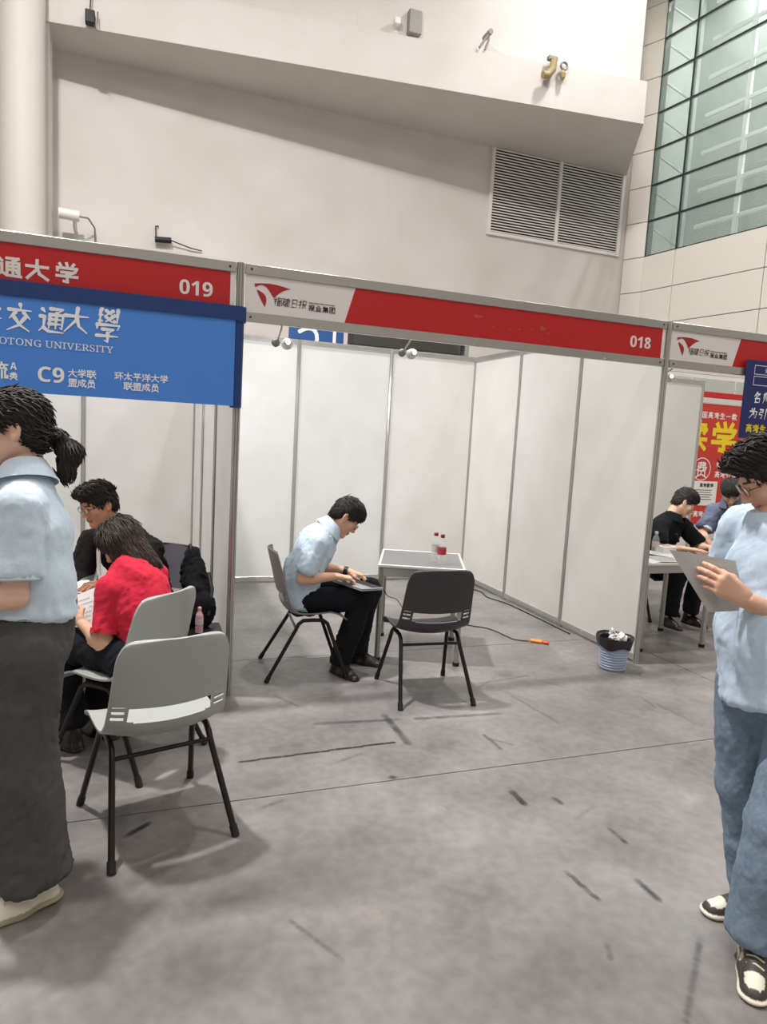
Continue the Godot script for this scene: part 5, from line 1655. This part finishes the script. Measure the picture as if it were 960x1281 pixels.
	for d: String in ["l", "r"]:
		var an: Vector3 = J["an_" + d]
		var kn: Vector3 = J["kn_" + d]
		q.cone(J["hp_" + d], kn, rt * w, rk * w, 0.035)
		q.cone(kn, an.lerp(kn, float(tr.get("short", 0.06))), rk * w, rh * w, 0.02, Vector3.ZERO, 1.0, false, true)
	var qm := MB.new()
	q.mesh(qm, null, folds, float(tr.get("wob", 0.02)), Vector3(1.0, 0.55, 1.0))
	var pants := put(qm, tr.get("name", "trousers"), M[tr.mat], root)
	if tr.has("belt"):
		var ring := []
		var rx: float = float(tr.waist) * w + 0.016
		var bsd := basis_of(pf, Vector3.UP)
		for k in 33:
			ring.append(top + bsd * Vector3(sin(TAU * k / 32) * rx, -0.008, cos(TAU * k / 32) * rx * float(tr.get("thick", 0.78))))
		var bm := MB.new()
		for k in 32:
			for e: Array in [[-0.03, 0.02, 0.0], [0.02, 0.026, -0.012]]:
				var pa: Vector3 = ring[k]
				var pb: Vector3 = ring[k + 1]
				var ia := (top - pa).normalized() * float(e[2])
				var ib := (top - pb).normalized() * float(e[2])
				bm.quad(pa + Vector3(0, e[0], 0), pb + Vector3(0, e[0], 0), pb - ib + Vector3(0, e[1], 0), pa - ia + Vector3(0, e[1], 0))
		put(bm, "waistband", M[tr.belt], pants)
	# --- shoes
	for d: String in ["l", "r"]:
		var an: Vector3 = J["an_" + d]
		var dir: Vector3 = J["foot_" + d][0]
		var st := MB.new()
		var ground := Vector3(an.x, -base.y + float(J["foot_" + d][1]), an.z)
		st.join(build_shoe(look.shoe), Transform3D(basis_of(dir, Vector3.UP), ground))
		var so := put(st, "shoe", M.shoepaint if look.shoe != "leather" else M.shoeleather, root)
		if look.shoe != "leather":
			var la := MB.new()
			for i in 4:
				var z := 0.022 + i * 0.022
				var y := 0.098 - i * 0.0105
				la.tube([Vector3(-0.024, y - 0.008, z), Vector3(0, y + 0.003, z + 0.008), Vector3(0.024, y - 0.006, z + 0.012)], 0.0032, 6)
			var lb := MB.new()
			lb.join(la, Transform3D(basis_of(dir, Vector3.UP), ground))
			put(lb, "laces", M.lace, so)
	return root


# ---------------------------------------------------------------- mesh collecting
class MB:
	var v := PackedVector3Array()
	var n := PackedVector3Array()
	var uv := PackedVector2Array()
	var c := PackedColorArray()
	var ix := PackedInt32Array()
	var col := Color(1, 1, 1)

	func vert(p: Vector3, nn: Vector3, t := Vector2.ZERO) -> int:
		v.append(p); n.append(nn); uv.append(t); c.append(col)
		return v.size() - 1

	func tri_i(a: int, b: int, d: int) -> void:      # counter-clockwise seen from the front
		ix.append(a); ix.append(d); ix.append(b)

	func quad(a: Vector3, b: Vector3, d: Vector3, e: Vector3, uvs := []) -> void:
		var nn := (b - a).cross(d - a)
		if nn.length_squared() < 1e-16:
			nn = (d - a).cross(e - a)
		nn = nn.normalized()
		var i := v.size()
		var ps := [a, b, d, e]
		for k in 4:
			vert(ps[k], nn, uvs[k] if uvs else Vector2.ZERO)
		tri_i(i, i + 1, i + 2)
		tri_i(i, i + 2, i + 3)

	func tri(a: Vector3, b: Vector3, d: Vector3) -> void:
		var nn := (b - a).cross(d - a).normalized()
		var i := v.size()
		vert(a, nn); vert(b, nn); vert(d, nn)
		tri_i(i, i + 1, i + 2)

	func box(ce: Vector3, size: Vector3, bev := 0.0, bs := Basis()) -> void:
		var h := size * 0.5
		var r := minf(bev, minf(h.x, minf(h.y, h.z)) * 0.9)
		var ax := [Vector3(1, 0, 0), Vector3(0, 1, 0), Vector3(0, 0, 1)]
		for i in 3:
			var j := (i + 1) % 3
			var k := (i + 2) % 3
			for s: float in [-1.0, 1.0]:
				var u: Vector3 = ax[j] * (h[j] - r)
				var w: Vector3 = ax[k] * (h[k] - r) * s
				var f: Vector3 = ax[i] * h[i] * s
				quad(ce + bs * (f - u - w), ce + bs * (f + u - w), ce + bs * (f + u + w), ce + bs * (f - u + w))
		if r <= 0.0:
			return
		for i in 3:
			var j := (i + 1) % 3
			var k := (i + 2) % 3
			for sj: float in [-1.0, 1.0]:
				for sk: float in [-1.0, 1.0]:
					var e: Vector3 = ax[i] * (h[i] - r)
					var p1: Vector3 = ax[j] * h[j] * sj + ax[k] * (h[k] - r) * sk
					var p2: Vector3 = ax[j] * (h[j] - r) * sj + ax[k] * h[k] * sk
					var q := [ce + bs * (p1 - e), ce + bs * (p1 + e), ce + bs * (p2 + e), ce + bs * (p2 - e)]
					var nn: Vector3 = (q[1] - q[0]).cross(q[2] - q[0])
					if nn.dot(bs * (p1 + p2)) < 0.0:
						q.reverse()
					quad(q[0], q[1], q[2], q[3])
		for sx: float in [-1.0, 1.0]:
			for sy: float in [-1.0, 1.0]:
				for sz: float in [-1.0, 1.0]:
					var a := ce + bs * Vector3(h.x * sx, (h.y - r) * sy, (h.z - r) * sz)
					var b := ce + bs * Vector3((h.x - r) * sx, h.y * sy, (h.z - r) * sz)
					var d := ce + bs * Vector3((h.x - r) * sx, (h.y - r) * sy, h.z * sz)
					if sx * sy * sz > 0.0:
						tri(a, b, d)
					else:
						tri(a, d, b)

	# swept round tube; rad may be one float or a list
	func tube(pts: Array, rad, seg := 10, capped := true) -> void:
		var m := pts.size()
		var t0: Vector3 = (pts[1] - pts[0]).normalized()
		var side := t0.cross(Vector3.UP if absf(t0.y) < 0.9 else Vector3.RIGHT).normalized()
		var first := v.size()
		for i in m:
			var t: Vector3
			if i == 0: t = pts[1] - pts[0]
			elif i == m - 1: t = pts[i] - pts[i - 1]
			else: t = (pts[i + 1] - pts[i]).normalized() + (pts[i] - pts[i - 1]).normalized()
			t = t.normalized()
			side = (side - t * side.dot(t)).normalized()
			var up := side.cross(t)
			var r: float = rad[i] if rad is Array else rad
			for k in seg:
				var a := TAU * k / seg
				var d := side * cos(a) + up * sin(a)
				vert(pts[i] + d * r, d)
		for i in m - 1:
			for k in seg:
				var a := first + i * seg + k
				var b := first + i * seg + (k + 1) % seg
				tri_i(a, a + seg, b + seg)
				tri_i(a, b + seg, b)
		if capped:
			for e in [0, m - 1]:
				var t: Vector3 = (pts[1] - pts[0]).normalized() * -1.0 if e == 0 else (pts[m - 1] - pts[m - 2]).normalized()
				var ci := vert(pts[e], t)
				var rim := v.size()
				for k in seg:
					vert(v[first + e * seg + k], t)
				for k in seg:
					if e == 0: tri_i(ci, rim + k, rim + (k + 1) % seg)
					else: tri_i(ci, rim + (k + 1) % seg, rim + k)

	# profile of (radius, height) turned round the y axis
	func lathe(pr: Array, seg := 24, xf := Transform3D()) -> void:
		for i in pr.size() - 1:
			var a: Vector2 = pr[i]
			var b: Vector2 = pr[i + 1]
			var d := b - a
			var nr := Vector2(d.y, -d.x).normalized()
			var f := v.size()
			for k in seg + 1:
				var t := TAU * k / seg
				var o := Vector3(cos(t), 0, sin(t))
				var nn: Vector3 = (xf.basis * (o * nr.x + Vector3.UP * nr.y)).normalized()
				vert(xf * (o * a.x + Vector3.UP * a.y), nn, Vector2(float(k) / seg, a.y))
				vert(xf * (o * b.x + Vector3.UP * b.y), nn, Vector2(float(k) / seg, b.y))
			for k in seg:
				tri_i(f + k * 2, f + k * 2 + 1, f + k * 2 + 3)
				tri_i(f + k * 2, f + k * 2 + 3, f + k * 2 + 2)

	# polygon in xy (counter-clockwise), pushed out from z0 to z1
	func prism(poly: PackedVector2Array, z0: float, z1: float, xf := Transform3D()) -> void:
		if Geometry2D.is_polygon_clockwise(poly):
			poly.reverse()
		var t := Geometry2D.triangulate_polygon(poly)
		var front := v.size()
		for p in poly: vert(xf * Vector3(p.x, p.y, z1), xf.basis.z.normalized(), p)
		var back := v.size()
		for p in poly: vert(xf * Vector3(p.x, p.y, z0), -xf.basis.z.normalized(), p)
		for i in range(0, t.size(), 3):
			var a := t[i]; var b := t[i + 1]; var d := t[i + 2]
			if (poly[b] - poly[a]).cross(poly[d] - poly[a]) < 0.0:
				var s := b; b = d; d = s
			tri_i(front + a, front + b, front + d)
			tri_i(back + a, back + d, back + b)
		for i in poly.size():
			var p := poly[i]; var q := poly[(i + 1) % poly.size()]
			quad(xf * Vector3(p.x, p.y, z0), xf * Vector3(q.x, q.y, z0), xf * Vector3(q.x, q.y, z1), xf * Vector3(p.x, p.y, z1))

	func ball(ce: Vector3, r: Vector3, seg := 12, bs := Basis()) -> void:
		var f := v.size()
		for i in seg + 1:
			var a := PI * i / seg
			for k in seg * 2 + 1:
				var t := PI * k / seg
				var d := Vector3(sin(a) * cos(t), cos(a), sin(a) * sin(t))
				vert(ce + bs * (d * r), (bs * (d / r)).normalized())
		var w := seg * 2 + 1
		for i in seg:
			for k in seg * 2:
				var p := f + i * w + k
				tri_i(p, p + 1, p + w + 1)
				tri_i(p, p + w + 1, p + w)

	func join(o: MB, xf := Transform3D()) -> void:
		var b := v.size()
		var nb := xf.basis.inverse().transposed()
		for i in o.v.size():
			v.append(xf * o.v[i]); n.append((nb * o.n[i]).normalized()); uv.append(o.uv[i]); c.append(o.c[i])
		var flip := xf.basis.determinant() < 0.0
		for i in range(0, o.ix.size(), 3):
			ix.append(b + o.ix[i])
			ix.append(b + o.ix[i + (2 if flip else 1)])
			ix.append(b + o.ix[i + (1 if flip else 2)])

	func smooth() -> void:                           # normals from the faces round each vertex
		n.fill(Vector3.ZERO)
		for i in range(0, ix.size(), 3):
			var a := ix[i]; var b := ix[i + 2]; var d := ix[i + 1]
			var f := (v[b] - v[a]).cross(v[d] - v[a])
			n[a] += f; n[b] += f; n[d] += f
		for i in n.size():
			n[i] = n[i].normalized()

	func make() -> ArrayMesh:
		var a := []
		a.resize(Mesh.ARRAY_MAX)
		a[Mesh.ARRAY_VERTEX] = v; a[Mesh.ARRAY_NORMAL] = n; a[Mesh.ARRAY_TEX_UV] = uv; a[Mesh.ARRAY_COLOR] = c; a[Mesh.ARRAY_INDEX] = ix
		var m := ArrayMesh.new()
		m.add_surface_from_arrays(Mesh.PRIMITIVE_TRIANGLES, a)
		return m


# ---------------------------------------------------------------- distance field, meshed as surface nets
class Sdf:
	var o: Vector3
	var h: float
	var nx: int
	var ny: int
	var nz: int
	var f := PackedFloat32Array()

	func _init(lo: Vector3, hi: Vector3, cell: float) -> void:
		o = lo; h = cell
		nx = int((hi.x - lo.x) / cell) + 2; ny = int((hi.y - lo.y) / cell) + 2; nz = int((hi.z - lo.z) / cell) + 2
		f.resize(nx * ny * nz)
		f.fill(1.0)

	# tapered capsule a-b, radii ra-rb, smooth union width k; ax/s squash it along an axis; fa/fb cut its ends flat; carve subtracts
	func cone(a: Vector3, b: Vector3, ra: float, rb: float, k := 0.02, ax := Vector3.ZERO, s := 1.0, fa := false, fb := false, carve := false) -> void:
		var m := maxf(ra, rb) + k + h * 2.0
		var lo := (a.min(b) - Vector3(m, m, m) - o) / h
		var hi := (a.max(b) + Vector3(m, m, m) - o) / h
		var x0 := clampi(int(lo.x), 0, nx); var x1 := clampi(int(hi.x) + 1, 0, nx)
		var y0 := clampi(int(lo.y), 0, ny); var y1 := clampi(int(hi.y) + 1, 0, ny)
		var z0 := clampi(int(lo.z), 0, nz); var z1 := clampi(int(hi.z) + 1, 0, nz)
		var ba := b - a
		var l2 := maxf(ba.length_squared(), 1e-9)
		var dir := ba / sqrt(l2)
		var sq := s < 0.999 or s > 1.001
		var g := 1.0 / s - 1.0
		for z in range(z0, z1):
			for y in range(y0, y1):
				var i := x0 + nx * (y + ny * z)
				var p := o + Vector3(x0, y, z) * h
				for x in range(x0, x1):
					var pa := p - a
					var t := clampf(pa.dot(ba) / l2, 0.0, 1.0)
					var q := pa - ba * t
					if sq:
						q += ax * (q.dot(ax) * g)
					var d := q.length() - ra - (rb - ra) * t
					if fb: d = maxf(d, (p - b).dot(dir))
					if fa: d = maxf(d, (a - p).dot(dir))
					if carve:
						var e := f[i]
						var nd := -d
						var hh := maxf(k - absf(e - nd), 0.0) / k
						f[i] = maxf(e, nd) + hh * hh * k * 0.25
					else:
						var e := f[i]
						var hh := maxf(k - absf(e - d), 0.0) / k
						f[i] = minf(e, d) - hh * hh * k * 0.25
					i += 1
					p.x += h

	func ell(ce: Vector3, r: Vector3, k := 0.02, bs := Basis(), carve := false) -> void:
		var rm := maxf(r.x, maxf(r.y, r.z))
		var m := rm + k + h * 2.0
		var lo := (ce - Vector3(m, m, m) - o) / h
		var hi := (ce + Vector3(m, m, m) - o) / h
		var x0 := clampi(int(lo.x), 0, nx); var x1 := clampi(int(hi.x) + 1, 0, nx)
		var y0 := clampi(int(lo.y), 0, ny); var y1 := clampi(int(hi.y) + 1, 0, ny)
		var z0 := clampi(int(lo.z), 0, nz); var z1 := clampi(int(hi.z) + 1, 0, nz)
		var bt := bs.transposed()
		for z in range(z0, z1):
			for y in range(y0, y1):
				var i := x0 + nx * (y + ny * z)
				for x in range(x0, x1):
					var q := bt * (o + Vector3(x, y, z) * h - ce)
					var k0 := (q / r).length()
					var k1 := (q / (r * r)).length()
					var d := k0 * (k0 - 1.0) / maxf(k1, 1e-6)
					var e := f[i]
					if carve:
						var nd := -d
						var hh := maxf(k - absf(e - nd), 0.0) / k
						f[i] = maxf(e, nd) + hh * hh * k * 0.25
					else:
						var hh := maxf(k - absf(e - d), 0.0) / k
						f[i] = minf(e, d) - hh * hh * k * 0.25
					i += 1

	# take away everything on the far side of a plane
	func cut(p0: Vector3, nn: Vector3) -> void:
		var i := 0
		for z in nz:
			for y in ny:
				for x in nx:
					if f[i] < 0.5:
						f[i] = maxf(f[i], (o + Vector3(x, y, z) * h - p0).dot(nn))
					i += 1

	func mesh(mb: MB, paint = null, wob: FastNoiseLite = null, amp := 0.0, sq := Vector3.ONE) -> void:
		var id := PackedInt32Array()
		id.resize(nx * ny * nz)
		id.fill(-1)
		var sy := nx
		var sz := nx * ny
		var first := mb.v.size()
		var ix0 := mb.ix.size()
		var lim := h * 2.5
		var off := [0, 1, sy, sy + 1, sz, sz + 1, sz + sy, sz + sy + 1]
		var ed := [[0, 1], [2, 3], [4, 5], [6, 7], [0, 2], [1, 3], [4, 6], [5, 7], [0, 4], [1, 5], [2, 6], [3, 7]]
		for z in nz - 1:
			for y in ny - 1:
				var b := sy * y + sz * z
				for x in nx - 1:
					var e := f[b + x]
					if e > lim or e < -lim:
						continue
					var i := b + x
					var neg := 0
					for k in 8:
						if f[i + off[k]] < 0.0: neg += 1
					if neg == 0 or neg == 8:
						continue
					var sum := Vector3.ZERO
					var cnt := 0
					for g in ed:
						var u: int = g[0]
						var w: int = g[1]
						var fu := f[i + off[u]]
						var fw := f[i + off[w]]
						if (fu < 0.0) != (fw < 0.0):
							var t := fu / (fu - fw)
							var pu := Vector3(u & 1, (u >> 1) & 1, u >> 2)
							var pw := Vector3(w & 1, (w >> 1) & 1, w >> 2)
							sum += pu + (pw - pu) * t
							cnt += 1
					id[i] = mb.vert(o + (Vector3(x, y, z) + sum / cnt) * h, Vector3.UP)
		for z in range(1, nz - 1):
			for y in range(1, ny - 1):
				for x in range(1, nx - 1):
					var i := x + sy * y + sz * z
					if id[i] < 0:
						continue
					var s0 := f[i] < 0.0
					if s0 != (f[i + 1] < 0.0):
						_q(mb, id[i], id[i - sy], id[i - sy - sz], id[i - sz], s0)
					if s0 != (f[i + sy] < 0.0):
						_q(mb, id[i], id[i - sz], id[i - sz - 1], id[i - 1], s0)
					if s0 != (f[i + sz] < 0.0):
						_q(mb, id[i], id[i - 1], id[i - 1 - sy], id[i - sy], s0)
		# smooth normals of this part only
		var tmp := MB.new()
		tmp.v = mb.v.slice(first)
		tmp.n.resize(tmp.v.size())
		for i in range(ix0, mb.ix.size()):
			tmp.ix.append(mb.ix[i] - first)
		tmp.smooth()
		if wob:
			for i in tmp.v.size():
				tmp.v[i] += tmp.n[i] * (wob.get_noise_3dv(tmp.v[i] * sq) * amp)
			tmp.smooth()
		for i in tmp.v.size():
			mb.v[first + i] = tmp.v[i]
			mb.n[first + i] = tmp.n[i]
			if paint != null:
				mb.c[first + i] = paint.call(tmp.v[i])

	func _q(mb: MB, a: int, b: int, c: int, d: int, s: bool) -> void:
		if a < 0 or b < 0 or c < 0 or d < 0:
			return
		if s:
			mb.tri_i(a, b, c); mb.tri_i(a, c, d)
		else:
			mb.tri_i(a, d, c); mb.tri_i(a, c, b)


# ---------------------------------------------------------------- scene helpers
var M := {}
var used := {}

func mat(key: String, hex: String, rough := 0.6, metal := 0.0) -> StandardMaterial3D:
	var m := StandardMaterial3D.new()
	m.resource_name = key
	m.albedo_color = Color(hex)
	m.roughness = rough
	m.metallic = metal
	M[key] = m
	return m

func noise_tex(sd: int, freq: float, size := 256, normal := false, strength := 4.0, ramp: Gradient = null) -> NoiseTexture2D:
	var n := FastNoiseLite.new()
	n.seed = sd; n.frequency = freq; n.fractal_octaves = 4
	var t := NoiseTexture2D.new()
	t.width = size; t.height = size; t.seamless = true
	t.noise = n
	if normal:
		t.as_normal_map = true; t.bump_strength = strength
	if ramp: t.color_ramp = ramp
	return t

func ramp2(a: String, b: String) -> Gradient:
	var g := Gradient.new()
	g.set_color(0, Color(a)); g.set_color(1, Color(b))
	return g

func numbered(called: String) -> String:
	var k: int = used.get(called, 0)
	used[called] = k + 1
	return called if k == 0 else "%s_%03d" % [called, k]

func put(mb: MB, called: String, m: Material, parent: Node3D = null) -> MeshInstance3D:
	var o := MeshInstance3D.new()
	o.name = called if parent else numbered(called)
	o.mesh = mb.make()
	o.material_override = m
	(parent if parent else self).add_child(o, true)
	return o

func share(mesh: Mesh, called: String, m: Material, parent: Node3D, xf := Transform3D()) -> MeshInstance3D:
	var o := MeshInstance3D.new()
	o.name = called
	o.mesh = mesh
	o.material_override = m
	o.transform = xf
	parent.add_child(o, true)
	return o

func thing(called: String, label: String, category: String, at := Vector3.ZERO, turn := 0.0, group := "") -> Node3D:
	var o := Node3D.new()
	o.name = numbered(called)
	add_child(o)
	o.position = at
	o.rotation.y = turn
	return tag(o, label, category, group)

func tag(o: Node3D, label: String, category: String, group := "") -> Node3D:
	o.set_meta("label", label)
	if category: o.set_meta("category", category)
	if group: o.set_meta("group", group)
	return o

func structure(called: String, label := "", at := Vector3.ZERO) -> Node3D:
	var o := Node3D.new()
	o.name = numbered(called)
	add_child(o)
	o.position = at
	o.set_meta("kind", "structure")
	if label: o.set_meta("label", label)
	return o

func turn_to(fx: float, fz: float) -> float:          # local +Z looks along (fx, fz)
	return atan2(fx, fz)
